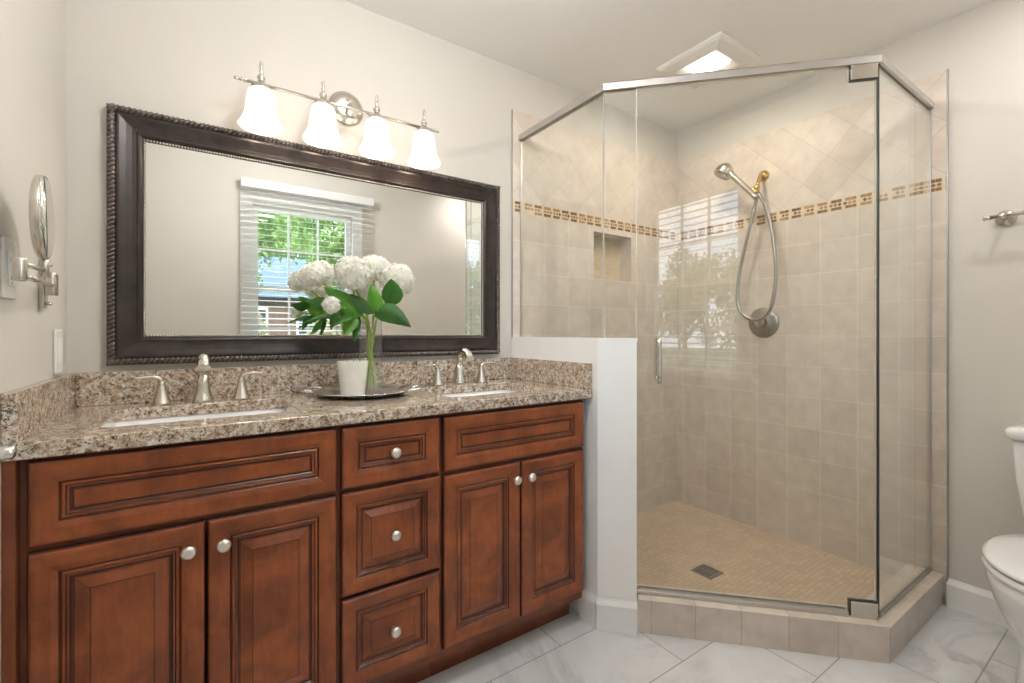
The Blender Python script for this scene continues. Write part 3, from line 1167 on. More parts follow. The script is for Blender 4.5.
S1, S2 = (0.030, -0.299), (0.930, -0.303)
SHX, SHY = 0.213, 0.156
top = thing('granite_countertop', 'speckled beige and brown granite countertop with backsplash over the cabinets', 'countertop', (0.48, -0.28, 0.88))
Z0, Z1 = 0.8802, 0.914
b = MB()
loops = [[(XL + .0008, -0.0008), (XL + .0008, -0.564), (1.2772, -0.564), (1.2772, -0.0008)], rrect(*S1, SHX, SHY, .03), rrect(*S2, SHX, SHY, .03)]
edges = []
for lp in loops:
    v_ = [b.bm.verts.new((x, y, Z1)) for x, y in lp]
    for i in range(len(v_)):
        edges.append(b.bm.edges.new((v_[i], v_[(i + 1) % len(v_)])))
res = bmesh.ops.triangle_fill(b.bm, use_beauty=True, use_dissolve=False, edges=edges)
faces = [f for f in res['geom'] if isinstance(f, bmesh.types.BMFace)]
# drop anything filled inside the cut-outs
for f in list(faces):
    c_ = f.calc_center_median()
    for (sx, sy) in (S1, S2):
        if abs(c_.x - sx) < SHX - .004 and abs(c_.y - sy) < SHY - .004:
            vx = [v.co for v in f.verts]
            if all(abs(v.x - sx) < SHX + .002 and abs(v.y - sy) < SHY + .002 for v in vx):
                b.bm.faces.remove(f); faces.remove(f)
                break
ext = bmesh.ops.extrude_face_region(b.bm, geom=faces)
bmesh.ops.translate(b.bm, verts=[v for v in ext['geom'] if isinstance(v, bmesh.types.BMVert)], vec=(0, 0, Z0 - Z1))
slab = b.done('slab', 'granite', top)
bv = slab.modifiers.new('ease', 'BEVEL')
bv.width = 0.003
bv.segments = 2
bv.limit_method = 'ANGLE'
bv.angle_limit = math.radians(50)
ZS = 1.0148
MB().box(-0.290, 1.2605, -0.0205, -0.0008, Z1 + .0002, ZS, bevel=.0015).done('backsplash', 'granite', top)
MB().box(XL + .0008, -0.2903, -0.562, -0.0008, Z1 + .0002, ZS, bevel=.0015).done('side_splash', 'granite', top)
MB().box(1.2608, 1.2772, -0.562, -0.0008, Z1 + .0002, ZS, bevel=.0015).done('side_splash', 'granite', top)

# sinks
def sink(c, label):
    r = thing('undermount_sink', label, 'sink', (c[0], c[1], 0.745), 0, 'undermount sinks')
    b = MB()
    spec = [(SHX + .02, SHY + .02, .04, .8798), (SHX + .02, SHY + .02, .04, .872), (SHX + .005, SHY + .005, .035, .866), (SHX - .01, SHY - .01, .04, .78), (SHX - .05, SHY - .04, .05, .745)]
    inner = [(SHX + .003, SHY + .003, .033, .8798), (SHX - .002, SHY - .002, .035, .86), (SHX - .012, SHY - .012, .045, .79), (SHX - .035, SHY - .030, .05, .765), (SHX - .08, SHY - .06, .05, .757), (.03, .03, .028, .753)]
    rs = [[(x, y, z) for x, y in rrect(c[0], c[1], hx, hy, rr)] for hx, hy, rr, z in (list(reversed(spec)) + inner)]
    b.rings(rs)
    b.done('basin', 'porcelain', r)
    b = MB()
    b.lathe([(0.022, .7535), (0.022, .7555), (0.018, .757), (0.016, .7562), (0.001, .7562)], 20, T(c[0], c[1], 0))
    b.done('drain', 'chrome', r)


sink(S1, 'white rectangular basin under the left faucet')
sink(S2, 'white rectangular basin beside the side splash, under the right faucet')


# faucets
def faucet(x, y, label):
    r = thing('widespread_faucet', label, 'faucet', (x, y, Z1), 0, 'widespread faucets')
    b = MB()
    b.lathe([(0.0290, 0.0003), (0.0295, 0.004), (0.0255, 0.012), (0.0215, 0.030), (0.0175, 0.060), (0.0145, 0.085)], 24, T(x, y, Z1))
    pa = spline([(x, y, Z1 + .082), (x, y - .002, Z1 + .105), (x, y - .014, Z1 + .126), (x, y - .042, Z1 + .139), (x, y - .074, Z1 + .132), (x, y - .092, Z1 + .112)], 6)
    rad = [0.0140 + (0.0185 - 0.0140) * (i / (len(pa) - 1)) ** 2 for i in range(len(pa))]
    b.tube(pa, rad, 18)
    b.done('spout', 'nickel', r)
    for s in (-1, 1):
        hx = x + s * 0.106
        b = MB()
        b.lathe([(0.0265, 0.0003), (0.0265, 0.004), (0.0225, 0.011), (0.0165, 0.032), (0.0115, 0.052), (0.0100, 0.060), (0.0100, 0.066), (0.0085, 0.070)], 24, T(hx, y - .006, Z1))
        pa = spline([(hx, y - .006, Z1 + .064), (hx + s * .003, y - .006, Z1 + .076), (hx + s * .016, y - .008, Z1 + .084), (hx + s * .040, y - .011, Z1 + .085), (hx + s * .064, y - .014, Z1 + .083)], 6)
        b.tube(pa, [0.0080 - 0.0035 * i / (len(pa) - 1) for i in range(len(pa))], 12)
        b.done('handle', 'nickel', r)


faucet(0.022, -0.085, 'brushed nickel faucet with two lever handles, left sink')
faucet(0.948, -0.085, 'brushed nickel faucet with arched spout, right sink near the knee wall')

# ================================================================== big framed mirror
mx0, mx1, mz0, mz1 = -0.2207, 1.1967, 1.034, 1.8303
fm = thing('framed_mirror', 'large rectangular wall mirror in a wide espresso frame with beaded edge', 'mirror', ((mx0 + mx1) / 2, -0.001, mz0))


def frame_ring(i, d):
    return [(mx0 + i, -d, mz0 + i), (mx1 - i, -d, mz0 + i), (mx1 - i, -d, mz1 - i), (mx0 + i, -d, mz1 - i)]


b = MB()
prof = [(0, .001), (0, .020), (.003, .0255), (.006, .028), (.011, .030), (.016, .028), (.0185, .0255), (.021, .0255), (.024, .028), (.030, .0275), (.045, .0235), (.060, .0205), (.070, .0195), (.074, .0215), (.078, .0215), (.082, .019), (.086, .015), (.0925, .0145), (.0925, .008)]
rs = [frame_ring(i, d_) for i, d_ in prof]
b.rings(rs, smooth=False, cap0=False, cap1=False)
b.done('frame', 'frame', fm)
# rope moulding on the outer edge
b = MB()
for (ax, x0, x1, zc) in (('x', mx0 + .008, mx1 - .008, mz0 + .0105), ('x', mx0 + .008, mx1 - .008, mz1 - .0105), ('z', mz0 + .008, mz1 - .008, mx0 + .0105), ('z', mz0 + .008, mz1 - .008, mx1 - .0105)):
    L = x1 - x0
    nn_ = int(L / 0.0135)
    for k in range(nn_ + 1):
        s = x0 + L * k / nn_
        if ax == 'x':
            mm = T(s, -.0275, zc) @ RY(math.radians(38))
        else:
            mm = T(zc, -.0275, s) @ RY(math.radians(52))
        b.sphere((0, 0, 0), 1, 8, 6, (0.0055, 0.0058, 0.0125), mm)
b.done('rope_border', 'frame_rope', fm)
b = MB()
ib = .0895
for (ax, x0, x1, zc) in (('x', mx0 + ib, mx1 - ib, mz0 + ib), ('x', mx0 + ib, mx1 - ib, mz1 - ib), ('z', mz0 + ib, mz1 - ib, mx0 + ib), ('z', mz0 + ib, mz1 - ib, mx1 - ib)):
    L = x1 - x0
    nn_ = int(L / 0.0080)
    for k in range(nn_ + 1):
        s = x0 + L * k / nn_
        p = (s, -.0150, zc) if ax == 'x' else (zc, -.0150, s)
        b.sphere(p, .0036, 6, 4)
b.done('bead_border', 'frame_bead', fm)
i = .0920
b = MB()
b.rings([frame_ring(i, .002), frame_ring(i, .0100), frame_ring(i + .0001, .0100)], smooth=False, cap0=True, cap1=True)
b.done('mirror_glass', 'mirror', fm)

# ================================================================== vanity light
vl = thing('vanity_light', 'brushed nickel bar light with four frosted bell shades above the mirror', 'wall light', (0.475, -0.001, 2.013))
YLt, ZLt = -0.13, 1.960
b = MB()
b.lathe([(0.064, 0.0005), (0.066, 0.006), (0.060, 0.012), (0.054, 0.016), (0.050, 0.021), (0.030, 0.024), (0.001, 0.025)], 36, dirmat((0.490, -0.001, 2.013), (0, -1, 0)))
for dz in (-0.030, 0.030):
    b.sphere((0.490, -0.026, 2.013 + dz), 0.006, 10, 8)
b.tube(spline([(0.490, -0.02, 2.013), (0.490, -0.06, 2.006), (0.490, -0.10, 1.985), (0.490, YLt, ZLt)], 5), 0.007, 10)
b.done('backplate', 'nickel', vl)
b = MB()
b.tube([(0.137, YLt, ZLt), (0.795, YLt, ZLt)], 0.0055, 12)
for s, xe in ((-1, 0.137), (1, 0.795)):
    b.lathe([(0.0055, -.004), (0.0085, 0.0), (0.0055, 0.004), (0.0045, 0.009), (0.0075, 0.013), (0.0045, 0.017), (0.0035, 0.022), (0.0062, 0.027), (0.0040, 0.032), (0.0008, 0.035)], 12, dirmat((xe, YLt, ZLt), (s, 0, 0)))
b.done('bar', 'nickel', vl)
for xs in (0.182, 0.377, 0.570, 0.763):
    b = MB()
    b.lathe([(0.0005, 0.0), (0.033, 0.0), (0.032, 0.003), (0.026, 0.013), (0.016, 0.021), (0.0095, 0.027), (0.0085, 0.031), (0.0125, 0.036), (0.0135, 0.041), (0.010, 0.046), (0.0060, 0.050), (0.0048, 0.056),
             (0.0075, 0.060), (0.0045, 0.065), (0.0040, 0.073), (0.0068, 0.077), (0.0062, 0.082), (0.0035, 0.086), (0.0030, 0.089), (0.0045, 0.092), (0.0008, 0.096)], 18, T(xs, YLt, 1.942))
    b.done('shade_cap', 'nickel', vl)
    b = MB()
    prof = [(0.030, 1.941), (0.037, 1.935), (0.0410, 1.922), (0.0435, 1.905), (0.0455, 1.885), (0.0485, 1.862), (0.0540, 1.843), (0.0610, 1.830), (0.0660, 1.822), (0.0670, 1.817), (0.0650, 1.815)]
    inner = [(r_ - .003, z_ + .0008) for r_, z_ in reversed(prof[:-1])]
    wav = lambda a, i_: 1 + (0.025 * math.cos(8 * a) if 6 <= i_ <= 14 else 0)
    b.lathe(prof + inner, 32, T(xs, YLt, 0), cap=False, mod=wav)
    b.done('lamp_shade', 'shade', vl)
    b = MB()
    b.sphere((xs, YLt, 1.872), 0.024, 14, 10, (1, 1, 1.2))
    b.lathe([(0.012, 1.895), (0.013, 1.938)], 12, T(xs, YLt, 0))
    b.done('bulb', 'bulb', vl)
    light('vanity_bulb', 'POINT', (xs, YLt, 1.835), VANITY_W, (1.0, 0.84, 0.66), shadow_soft_size=0.03)

# ================================================================== exhaust fan light on the shower ceiling
fl = thing('ceiling_fan_light', 'square white exhaust fan with lit lens on the ceiling above the shower', 'ceiling light', (2.035, -0.565, ZC - .001))
fx0, fx1, fy0, fy1 = 1.875, 2.195, -0.735, -0.395
b = MB()
def sq(ins, z): return [(fx0 + ins, fy0 + ins, z), (fx1 - ins, fy0 + ins, z), (fx1 - ins, fy1 - ins, z), (fx0 + ins, fy1 - ins, z)]
b.rings([sq(0, ZC - .0005), sq(0, ZC - .010), sq(.012, ZC - .018), sq(.055, ZC - .030), sq(.062, ZC - .031), sq(.088, ZC - .012), sq(.1685, ZC - .011)], smooth=False)
b.done('grille', 'plastic', fl)
b = MB()
b.rings([sq(.095, ZC - .012), sq(.095, ZC - .020), sq(.104, ZC - .025), sq(.12, ZC - .026)], smooth=False)
b.done('lens', 'lens', fl)
light('shower_lamp', 'AREA', (2.035, -0.565, ZC - .034), SHOWER_W, (1.0, 0.86, 0.68), shape='SQUARE', size=0.14)

# added fill globe, out of view under the ceiling, to brighten the room
GXL, GYL, GZL = 0.52, -1.10, 2.268
dl = thing('fill_globe_light', 'added opal fill globe under the ceiling, out of view, brightening the room', 'ceiling light', (GXL, GYL, ZC - .001))
MB().lathe([(0.06, ZC - .0005), (0.06, ZC - .012), (0.045, ZC - .02), (0.045, ZC - .072), (0.001, ZC - .0725)], 30, T(GXL, GYL, 0)).done('base', 'nickel', dl)
b = MB()
b.sphere((GXL, GYL, GZL), 0.105, 32, 20)
b.done('globe', 'fill_glow', dl)

# added fill downlight, out of view, lifts the right wall, toilet and floor
rl = thing('fill_downlight', 'small round fill light added on the ceiling over the toilet corner, out of view', 'ceiling light', (2.12, -1.74, ZC - .001))
MB().lathe([(0.050, ZC - .0005), (0.078, ZC - .0005), (0.078, ZC - .004), (0.070, ZC - .008), (0.052, ZC - .006)], 30, T(2.12, -1.74, 0), cap=False).done('trim_ring', 'plastic', rl)
MB().lathe([(0.050, ZC - .001), (0.050, ZC - .004), (0.001, ZC - .0045)], 30, T(2.12, -1.74, 0)).done('lens', 'lens', rl)
light('fill_downlight_lamp', 'AREA', (2.12, -1.74, ZC - .012), FILL_DOWN_W, (1.0, 0.98, 0.95), shape='DISK', size=0.1)

# ================================================================== shower fittings
hsn = thing('hand_shower', 'brushed nickel hand shower on a brass arm with looping hose', 'hand shower', (XR - TT, -0.562, 1.995))
XW = XR - TT
b = MB()
b.lathe([(0.031, 0.0005), (0.031, 0.004), (0.026, 0.010), (0.016, 0.015), (0.010, 0.020)], 24, dirmat((XW, -0.560, 1.995), (-1, 0, 0)))
b.tube(spline([(XW - .012, -.560, 1.995), (XW - .035, -.562, 1.990), (XW - .062, -.566, 1.962), (XW - .080, -.568, 1.925)], 5), 0.0098, 12)
b.done('shower_arm', 'brass', hsn)
b = MB()
b.sphere((XW - .085, -.566, 1.912), 0.017, 14, 10)
b.lathe([(0.013, -.020), (0.016, -.012), (0.016, .014), (0.012, .022)], 16, dirmat((XW - .090, -.558, 1.896), (-.25, .75, .75)))
b.done('bracket', 'brass', hsn)
hb = Vector((XW - .105, -.560, 1.872))
hd = Vector((XW - .135, -.442, 2.018))
b = MB()
pa = spline([hb + Vector((0.006, -.010, -.018)), hb, hb.lerp(hd, .35), hb.lerp(hd, .7), hd], 5)
b.tube(pa, [0.0125, 0.0145] + [0.0155] * (len(pa) - 6) + [0.016, .018, .020, .022], 14)
b.done('handle', 'nickel', hsn)
b = MB()
fd = Vector((-.42, .38, -.95)).normalized()
cc = hd + Vector((-.006, .028, .014))
b.lathe([(0.001, -0.044), (0.022, -0.041), (0.038, -0.028), (0.045, -0.010), (0.047, 0.0), (0.045, 0.004), (0.048, 0.008), (0.051, 0.018), (0.049, 0.023), (0.044, 0.025), (0.042, 0.023), (0.001, 0.024)], 28, dirmat(cc, fd))
for ring_r, cnt in ((0.012, 6), (0.022, 12), (0.031, 16)):
    for k in range(cnt):
        a = 2 * PI * k / cnt
        mm = dirmat(cc, fd)
        b.sphere((ring_r * math.cos(a), ring_r * math.sin(a), .024), 0.0016, 6, 4, mat=mm)
b.done('shower_head', 'nickel', hsn)
b = MB()
XH = XW - .083
pa = spline([(XH, -.566, 1.885), (XH, -.560, 1.84), (XH, -.535, 1.74), (XH, -.498, 1.60), (XH, -.468, 1.46), (XH - .002, -.458, 1.34), (XH - .004, -.468, 1.275), (XH - .006, -.500, 1.228), (XH - .008, -.545, 1.205), (XH - .010, -.590, 1.208),
             (XH - .008, -.628, 1.240), (XH - .006, -.652, 1.30), (XH, -.664, 1.42), (XH, -.660, 1.54), (XH, -.642, 1.68), (XH, -.612, 1.80), (XH, -.584, 1.86), (XH + .002, -.572, 1.885)], 6)
b.tube(pa, 0.0092, 10)
b.done('hose', 'lead', hsn)
vv = thing('shower_valve', 'round brushed nickel shower valve plate with lever below the hand shower', 'shower valve', (XW, -0.562, 1.190))
b = MB()
b.lathe([(0.083, 0.0005), (0.083, 0.004), (0.078, 0.008), (0.050, 0.014), (0.034, 0.018), (0.032, 0.020)], 40, dirmat((XW, -0.560, 1.190), (-1, 0, 0)))
b.done('escutcheon', 'lead', vv)
b = MB()
b.lathe([(0.027, 0.018), (0.027, 0.050), (0.022, 0.056), (0.001, 0.057)], 24, dirmat((XW, -0.560, 1.190), (-1, 0, 0)))
pa = spline([(XW - .045, -.560, 1.190), (XW - .052, -.590, 1.222), (XW - .056, -.618, 1.255)], 5)
b.tube(pa, [0.011 - .004 * i_ / (len(pa) - 1) for i_ in range(len(pa))], 12)
b.done('lever', 'nickel', vv)

# ================================================================== magnifying mirror on the left wall
mg = thing('magnifying_mirror', 'round chrome magnifying mirror on a folding arm on the left wall', 'mirror', (XL + .0006, -0.285, 1.25))
b = MB()
b.box(XL + .0006, XL + .012, -0.300, -0.268, 1.192, 1.312, bevel=.003)
for zz in (1.300, 1.205):
    b.lathe([(0.004, 0), (0.005, .008), (0.002, .011)], 10, dirmat((XL + .012, -.284, zz), (1, 0, 0)))
b.done('wall_plate', 'nickel', mg)
b = MB()
b.box(XL + .012, -0.280, -0.300, -0.280, 1.225, 1.278, bevel=.002)
b.lathe([(0.001, 1.222), (0.007, 1.223), (0.008, 1.227), (0.008, 1.272), (0.007, 1.276), (0.001, 1.277)], 20, T(-0.279, -0.352, 0))
b.tube([(-0.293, -0.292, 1.25), (-.279, -.352, 1.25)], 0.006, 10)
b.done('hinge', 'nickel', mg)
b = MB()
b.tube([(-0.279, -0.352, 1.245), (-0.266, -0.652, 1.240)], 0.0050, 10)
b.lathe([(0.001, 1.228), (0.009, 1.229), (0.010, 1.232), (0.010, 1.268), (0.009, 1.271), (0.001, 1.272)], 20, T(-0.266, -0.655, 0))
b.done('arm', 'nickel', mg)
b = MB()
b.tube([(-0.266, -0.655, 1.262), (-0.252, -0.560, 1.260)], 0.0048, 10)
b.lathe([(0.001, 1.245), (0.007, 1.246), (0.007, 1.278), (0.004, 1.283)], 12, T(-0.251, -0.560, 0))
b.done('arm', 'nickel', mg)
mc = Vector((-0.250, -0.560, 1.366))
md = Vector((1, 0.05, 0.0)).normalized()
b = MB()
R_ = 0.084
b.lathe([(0.001, -0.0115), (R_ - .004, -0.0115), (R_ - .001, -0.010), (R_, -0.008), (R_, 0.000), (R_ - .001, 0.002), (R_ - .004, 0.002), (R_ - .005, 0.001), (0.001, 0.001)], 48, dirmat(mc, md))
b.done('mirror_housing', 'nickel', mg)
b = MB()
b.lathe([(R_ - .0052, 0.0012), (R_ - .0052, 0.0024), (0.001, 0.0018)], 48, dirmat(mc, md))
b.done('mirror_glass', 'mirror', mg)


# wall plates
def outlet(y, z, label, kind):
    r = thing('outlet_plate' if kind == 'o' else 'switch_plate', label, 'outlet' if kind == 'o' else 'switch', (XL + .0006, y, z))
    b = MB()
    b.box(XL + .0006, XL + .007, y - .036, y + .036, z - .060, z + .060, bevel=.0025)
    b.done('plate', 'plastic', r)
    b = MB()
    if kind == 'o':
        b.box(XL + .007, XL + .0095, y - .017, y + .017, z - .034, z + .034, bevel=.001)
        b.mi = 1
        for dz in (-.019, .019):
            for dy_ in (-.006, .006):
                b.box(XL + .0095, XL + .0099, y + dy_ - .001, y + dy_ + .001, z + dz - .004, z + dz + .004)
            b.box(XL + .0095, XL + .0099, y - .002, y + .002, z + dz - .011, z + dz - .008)
        b.done('receptacle', ['trim', 'slot'], r)
    else:
        b.box(XL + .007, XL + .0105, y - .016, y + .016, z - .033, z + .033, bevel=.001)
        b.done('rocker', 'trim', r)


outlet(-0.530, 1.262, 'white outlet plate on the left wall beside the magnifying mirror', 'o')
outlet(-0.118, 1.082, 'white switch plate low on the left wall near the corner', 's')

# chrome towel holder at the front of the left wall
th = thing('towel_holder', 'small chrome towel holder on the left wall at the countertop front', 'towel holder', (XL + .0006, -0.700, 0.926))
b = MB()
b.lathe([(0.024, 0.0), (0.024, 0.005), (0.018, 0.010), (0.009, 0.014), (0.008, 0.030), (0.0115, 0.036), (0.0115, 0.052), (0.008, 0.056), (0.001, 0.057)], 24, dirmat((XL + .0006, -0.718, 0.926), (1, 0, 0)))
b.done('post', 'chrome', th)
b = MB()
b.tube([(XL + .043, -.722, .921), (XL + .041, -.675, .921)], 0.0055, 12)
b.lathe([(0.001, -0.002), (0.0085, -0.001), (0.0098, 0.003), (0.0085, 0.009), (0.001, 0.010)], 18, dirmat((XL + .041, -.682, .921), (0.3, -1, 0)))
b.done('bar', 'chrome', th)

# ================================================================== toilet
YT = -1.700
tl = thing('toilet', 'white porcelain toilet with closed lid against the right wall', 'toilet', (2.25, YT, 0))


def egg(xf, xb, hw_, z, k=36, pw=2.3):
    """horizontal outline: front (−x) at xf, back at xb"""
    pts = []
    L = xb - xf
    for j in range(k):
        a = 2 * PI * j / k
        c_, s_2 = math.cos(a), math.sin(a)
        ex = 2 / pw
        xx = (abs(c_) ** (ex if c_ > 0 else .92)) * (1 if c_ > 0 else -1)
        yy = (abs(s_2) ** .95) * (1 if s_2 > 0 else -1)
        cxm = xf + L * .56
        xr = (xb - cxm) if xx > 0 else (cxm - xf)
        pts.append((cxm + xx * xr, YT + yy * hw_, z))
    return pts


b = MB()
b.rings([egg(2.00, 2.42, .140, .0005), egg(1.995, 2.42, .145, .02), egg(2.02, 2.41, .138, .08), egg(2.03, 2.40, .139, .13), egg(2.00, 2.40, .148, .18), egg(1.94, 2.41, .170, .25), egg(1.89, 2.42, .190, .32), egg(1.862, 2.42, .199, .380), egg(1.864, 2.42, .199, .415)])
b.done('bowl', 'porcelain', tl)
b = MB()
b.rings([egg(1.862, 2.345, .197, .4155), egg(1.856, 2.345, .203, .421), egg(1.858, 2.345, .202, .430), egg(1.865, 2.345, .197, .4345)])
b.done('seat', 'porcelain', tl)
b = MB()
b.rings([egg(1.866, 2.350, .195, .4385), egg(1.858, 2.350, .202, .443), egg(1.860, 2.350, .201, .451), egg(1.878, 2.348, .190, .4575), egg(1.98, 2.33, .12, .461)])
b.done('lid', 'porcelain', tl)
for s in (-1, 1):
    b = MB()
    b.tube([(2.363, YT + s * .07 - .02, .442), (2.363, YT + s * .07 + .02, .442)], .011, 10)
    b.done('lid_hinge', 'porcelain', tl)
b = MB()
def tk(x0, x1, h_, z, r_=.03): return [(x, y, z) for x, y in rrect((x0 + x1) / 2, YT, (x1 - x0) / 2, h_, r_, 5)]
b.rings([tk(2.39, 2.565, .138, .4155), tk(2.385, 2.568, .144, .44), tk(2.375, 2.57, .154, .48), tk(2.362, 2.572, .170, .62), tk(2.358, 2.573, .178, .762)])
b.done('tank', 'porcelain', tl)
b = MB()
b.rings([tk(2.345, 2.576, .186, .7625), tk(2.338, 2.577, .193, .770), tk(2.338, 2.577, .193, .792), tk(2.346, 2.576, .186, .801), tk(2.40, 2.55, .14, .803)])
b.done('tank_lid', 'porcelain', tl)
b = MB()
b.lathe([(0.012, 0), (0.012, .008), (0.008, .012), (0.001, .0125)], 16, dirmat((2.358, YT + .13, .70), (-1, 0, 0)))
b.tube([(2.348, YT + .13, .70), (2.340, YT + .10, .697), (2.340, YT + .06, .690)], .0045, 8)
b.done('flush_lever', 'chrome', tl)

# towel bar over the toilet
tb = thing('towel_bar', 'brushed nickel towel bar on the right wall above the toilet', 'towel bar', (XR - .0006, -1.66, 1.575))
for yy in (-1.478, -1.86):
    b = MB()
    b.lathe([(0.030, 0), (0.030, .005), (0.024, .010), (0.012, .014), (0.009, .020), (0.009, .058), (0.012, .064), (0.012, .078), (0.001, .080)], 24, dirmat((XR - .0006, yy, 1.575), (-1, 0, 0)))
    b.done('post', 'nickel', tb)
b = MB()
b.tube([(XR - .070, -1.445, 1.575), (XR - .070, -1.895, 1.575)], .0075, 14)
for s, yy in ((1, -1.445), (-1, -1.895)):
    b.lathe([(0.0075, -.002), (0.011, .001), (0.0075, .005), (0.008, .010), (0.012, .014), (0.010, .018), (0.001, .0185)], 14, dirmat((XR - .070, yy, 1.575), (0, s, 0)))
b.done('bar', 'nickel', tb)

# ================================================================== tray, candle, vase, hydrangeas
cr = Vector((math.cos(YAW), -math.sin(YAW)))       # direction across the photo
tcx, tcy = 0.497, -0.212
ta = -YAW + math.radians(4)
tray = thing('serving_tray', 'round silver scalloped tray with two side handles on the countertop', 'tray', (tcx, tcy, Z1 + .0004), ta)
mm = T(tcx, tcy, Z1 + .0004) @ RZ(ta)
sc = lambda a, i_: 1 + (0.050 * abs(math.cos(6 * a)) - .030 if (3 <= i_ <= 9) else 0)
prof = [(0.001, 0.0), (0.125, 0.0), (0.130, 0.001), (0.150, 0.008), (0.166, 0.0150), (0.171, 0.0165), (0.171, 0.0185), (0.165, 0.0180), (0.148, 0.0105), (0.130, 0.0038), (0.124, 0.0028), (0.001, 0.0028)]
b = MB()
b.lathe(prof, 96, mm, cap=False, mod=sc)
b.done('dish', 'silver', tray)
for s in (-1, 1):
    b = MB()
    pa = spline([mm @ Vector(p) for p in ((s * .162, -.048, .0165), (s * .184, -.050, .020), (s * .205, -.030, .022), (s * .211, 0, .022), (s * .205, .030, .022), (s * .184, .050, .020), (s * .162, .048, .0165))], 5)
    b.tube(pa, 0.0052, 10)
    b.done('handle', 'silver', tray)

ZTy = Z1 + .0036
ccx, ccy = 0.452, -0.236
cnd = thing('candle_jar', 'white frosted glass candle with wicks on the silver tray', 'candle', (ccx, ccy, ZTy))
b = MB()
b.lathe([(0.001, 0), (0.036, 0), (0.040, .004), (0.0525, .118), (0.0515, .119), (0.0495, .118), (0.0455, .085), (0.001, .085)], 40, T(ccx, ccy, ZTy), cap=False)
b.done('jar', 'frost', cnd)
MB().lathe([(0.001, .0852), (0.0450, .0852), (0.0462, .094), (0.001, .0945)], 40, T(ccx, ccy, ZTy), cap=False).done('wax', 'wax', cnd)
for k in range(3):
    dx = (k - 1) * .022
    MB().tube([(ccx + cr.x * dx, ccy + cr.y * dx, ZTy + .094), (ccx + cr.x * (dx + .003), ccy + cr.y * dx, ZTy + .122)], .0012, 6).done('wick', 'slot', cnd)

vx, vy = 0.532, -0.178
vase = thing('glass_vase', 'clear cylindrical glass vase holding hydrangeas on the tray', 'vase', (vx, vy, ZTy))
b = MB()
VH = .262
b.lathe([(0.001, 0), (0.040, 0), (0.0425, .003), (0.0425, VH - .002), (0.0415, VH), (0.0400, VH - .002), (0.0395, .014), (0.036, .010), (0.001, .010)], 48, T(vx, vy, ZTy), cap=False)
b.done('body', 'vase_glass', vase)


def px3(u, v, d):
    """a point seen at photo pixel (u, v) at depth d, used once to take measurements of the bouquet"""
    r = (u - 512) / 462.2
    k = (333.13 - v) / 462.2
    return Vector(((math.cos(YAW) * r + math.sin(YAW)) * d, -D + (math.cos(YAW) - math.sin(YAW) * r) * d, H + k * d))


def bloom(b, c, rx, rz, up, seed, nf):
    rnd = random.Random(seed)
    mm = dirmat(c, up)
    b.mi = 1
    b.sphere((0, 0, -rz * .05), 1, 16, 10, (rx * .80, rx * .80, rz * .78), mm)
    b.mi = 0
    for k in range(nf):
        zz = 1 - 1.72 * (k + .5) / nf
        rr = math.sqrt(max(0, 1 - zz * zz))
        a = k * 2.399963 + rnd.uniform(-.2, .2)
        nrm = Vector((rr * math.cos(a), rr * math.sin(a), zz))
        jit = rnd.uniform(.88, 1.04)
        p = Vector((nrm.x * rx * jit, nrm.y * rx * jit, nrm.z * rz * jit))
        n2 = (nrm + Vector((rnd.uniform(-.35, .35), rnd.uniform(-.35, .35), rnd.uniform(-.35, .35)))).normalized()
        q = n2.to_track_quat('Z', 'Y').to_matrix() @ Matrix.Rotation(rnd.uniform(0, PI), 3, 'Z')
        s = 0.0080 * rnd.uniform(.85, 1.15)
        for j in range(4):
            w_ = q @ Matrix.Rotation(j * PI / 2, 3, 'Z')
            cup = rnd.uniform(.15, .45)
            pp = [(0, 0, 0), (.55, -.48, cup * .35), (1.05, -.30, cup), (1.15, 0, cup * .9), (1.05, .30, cup), (.55, .48, cup * .35)]
            b.poly([mm @ (p + w_ @ (Vector(v_) * s)) for v_ in pp], True)


def leaf(b, base, tip, width, sag, roll, seed):
    base, tip = Vector(base), Vector(tip)
    d = tip - base
    L = d.length
    x = d.normalized()
    side = x.cross(Vector((0.45, 0.80, -0.45)))
    side.normalize()
    side = Matrix.Rotation(roll, 3, x) @ side
    up = side.cross(x).normalized()
    R = []
    nI, nJ = 10, 4
    for i_ in range(nI + 1):
        t = i_ / nI
        wd = 1.25 * width * (math.sin(PI * min(1, t ** .75)) ** .8) * (1 - .25 * t) + .0008
        cen = base + x * L * t + Vector((0, 0, 1)) * (sag * 4 * t * (1 - t))
        row = []
        for j in range(-nJ, nJ + 1):
            f = j / nJ
            ser = 1 + (.05 if i_ % 2 and abs(j) == nJ else 0)
            row.append(b.bm.verts.new(cen + side * wd * f * ser + up * (abs(f) ** 1.5 * wd * .30 + .0012 * math.sin(t * 26) * abs(f))))
        R.append(row)
    for i_ in range(nI):
        for j in range(2 * nJ):
            f = b.bm.faces.new((R[i_][j], R[i_ + 1][j], R[i_ + 1][j + 1], R[i_][j + 1]))
            f.smooth = True


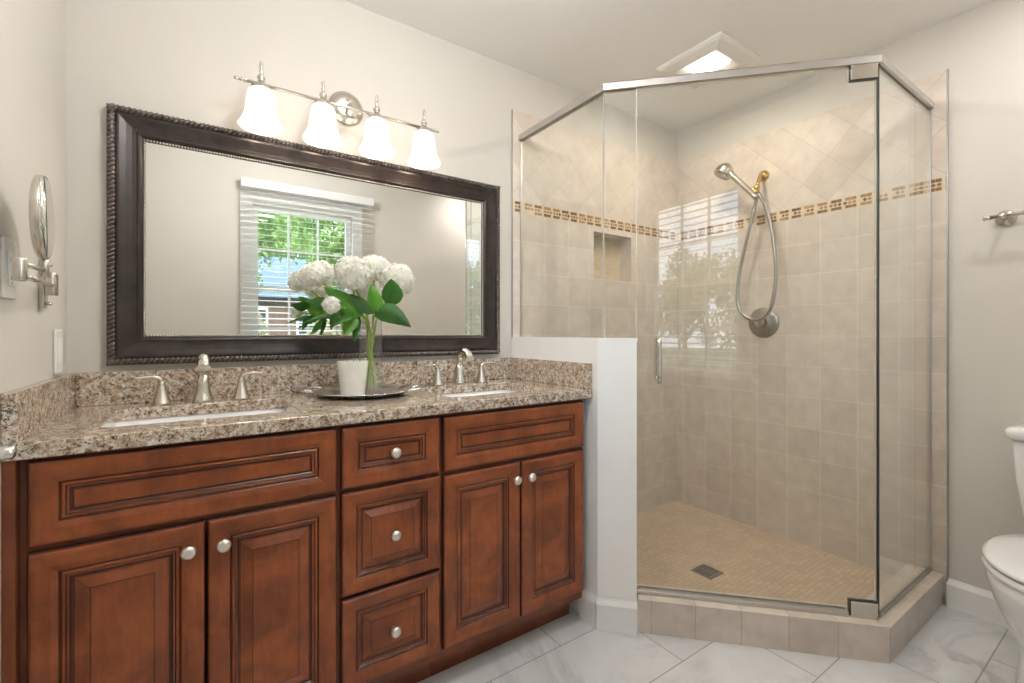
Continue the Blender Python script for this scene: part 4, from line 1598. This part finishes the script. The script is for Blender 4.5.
mouth = Vector((vx, vy, ZTy + VH))
heads = [
    # u, v, depth, rx, rz, florets, leaves (base u, v, d, tip u, v, d, half width, sag, roll, light), label
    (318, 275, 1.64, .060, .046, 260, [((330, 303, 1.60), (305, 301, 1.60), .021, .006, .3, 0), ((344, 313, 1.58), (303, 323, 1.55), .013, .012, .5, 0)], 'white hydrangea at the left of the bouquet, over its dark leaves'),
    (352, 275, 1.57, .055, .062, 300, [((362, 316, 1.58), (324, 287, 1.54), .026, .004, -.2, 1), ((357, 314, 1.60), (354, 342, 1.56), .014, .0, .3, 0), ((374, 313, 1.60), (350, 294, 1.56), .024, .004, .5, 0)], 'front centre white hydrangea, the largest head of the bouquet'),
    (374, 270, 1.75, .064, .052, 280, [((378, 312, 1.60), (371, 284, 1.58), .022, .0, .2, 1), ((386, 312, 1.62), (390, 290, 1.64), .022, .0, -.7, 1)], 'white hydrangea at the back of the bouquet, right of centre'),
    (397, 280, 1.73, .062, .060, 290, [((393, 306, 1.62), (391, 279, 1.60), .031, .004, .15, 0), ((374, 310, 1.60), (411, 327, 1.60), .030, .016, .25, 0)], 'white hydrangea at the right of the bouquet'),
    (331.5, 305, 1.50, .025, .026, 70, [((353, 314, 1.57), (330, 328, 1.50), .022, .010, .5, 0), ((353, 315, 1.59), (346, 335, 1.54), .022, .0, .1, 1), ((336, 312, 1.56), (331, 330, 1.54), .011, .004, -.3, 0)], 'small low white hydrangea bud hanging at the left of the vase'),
]
for k, (u, v, dd, rx, rz, nf, lvs, lab) in enumerate(heads):
    c_ = px3(u, v, dd)
    r = thing('hydrangea', lab, 'flower', (vx, vy, ZTy + .012), 0, 'hydrangeas in the vase')
    a = 2 * PI * k / 5 + .5
    foot = Vector((vx + math.cos(a + 2.6) * .022, vy + math.sin(a + 2.6) * .022, ZTy + .014))
    rim = Vector((vx + math.cos(a + .3) * .016, vy + math.sin(a + .3) * .016, ZTy + VH))
    # lean the stem towards its own head where it leaves the vase
    to = (c_ - rim); to.z = 0
    rim = Vector((vx, vy, ZTy + VH)) + to.normalized() * .022
    foot = Vector((vx, vy, ZTy + .014)) - (Matrix.Rotation((k - 2) * .45, 3, 'Z') @ to.normalized()) * .025
    up = ((c_ - rim).normalized() * .6 + Vector((0, 0, 1))).normalized()
    if k == 4: up = ((c_ - rim).normalized() + Vector((0, -.2, 0.1))).normalized()
    end = c_ - up * rz * .5
    b = MB()
    pa = spline([foot, foot.lerp(rim, .55) + Vector((0, 0, 0)), rim, rim.lerp(end, .5) + Vector((0, 0, .012)), end], 7)
    b.tube(pa, 0.0037, 8)
    b.done('stem', 'stem', r)
    b = MB()
    bloom(b, c_, rx, rz, up, 10 + k, nf)
    b.done('flower_head', ['petal', 'petal_core'], r, fix=False)
    for q, (lb, lt_, wd, sg, rl, lt) in enumerate(lvs):
        b = MB()
        bs, tp = px3(*lb), px3(*lt_)
        near = min(pa, key=lambda p_: (p_ - bs).length)
        b.tube(spline([near, near.lerp(bs, .5) + Vector((0, 0, .004)), bs, bs.lerp(tp, .08)], 4), .0016, 6)
        leaf(b, bs, tp, wd, sg, rl, k * 7 + q)
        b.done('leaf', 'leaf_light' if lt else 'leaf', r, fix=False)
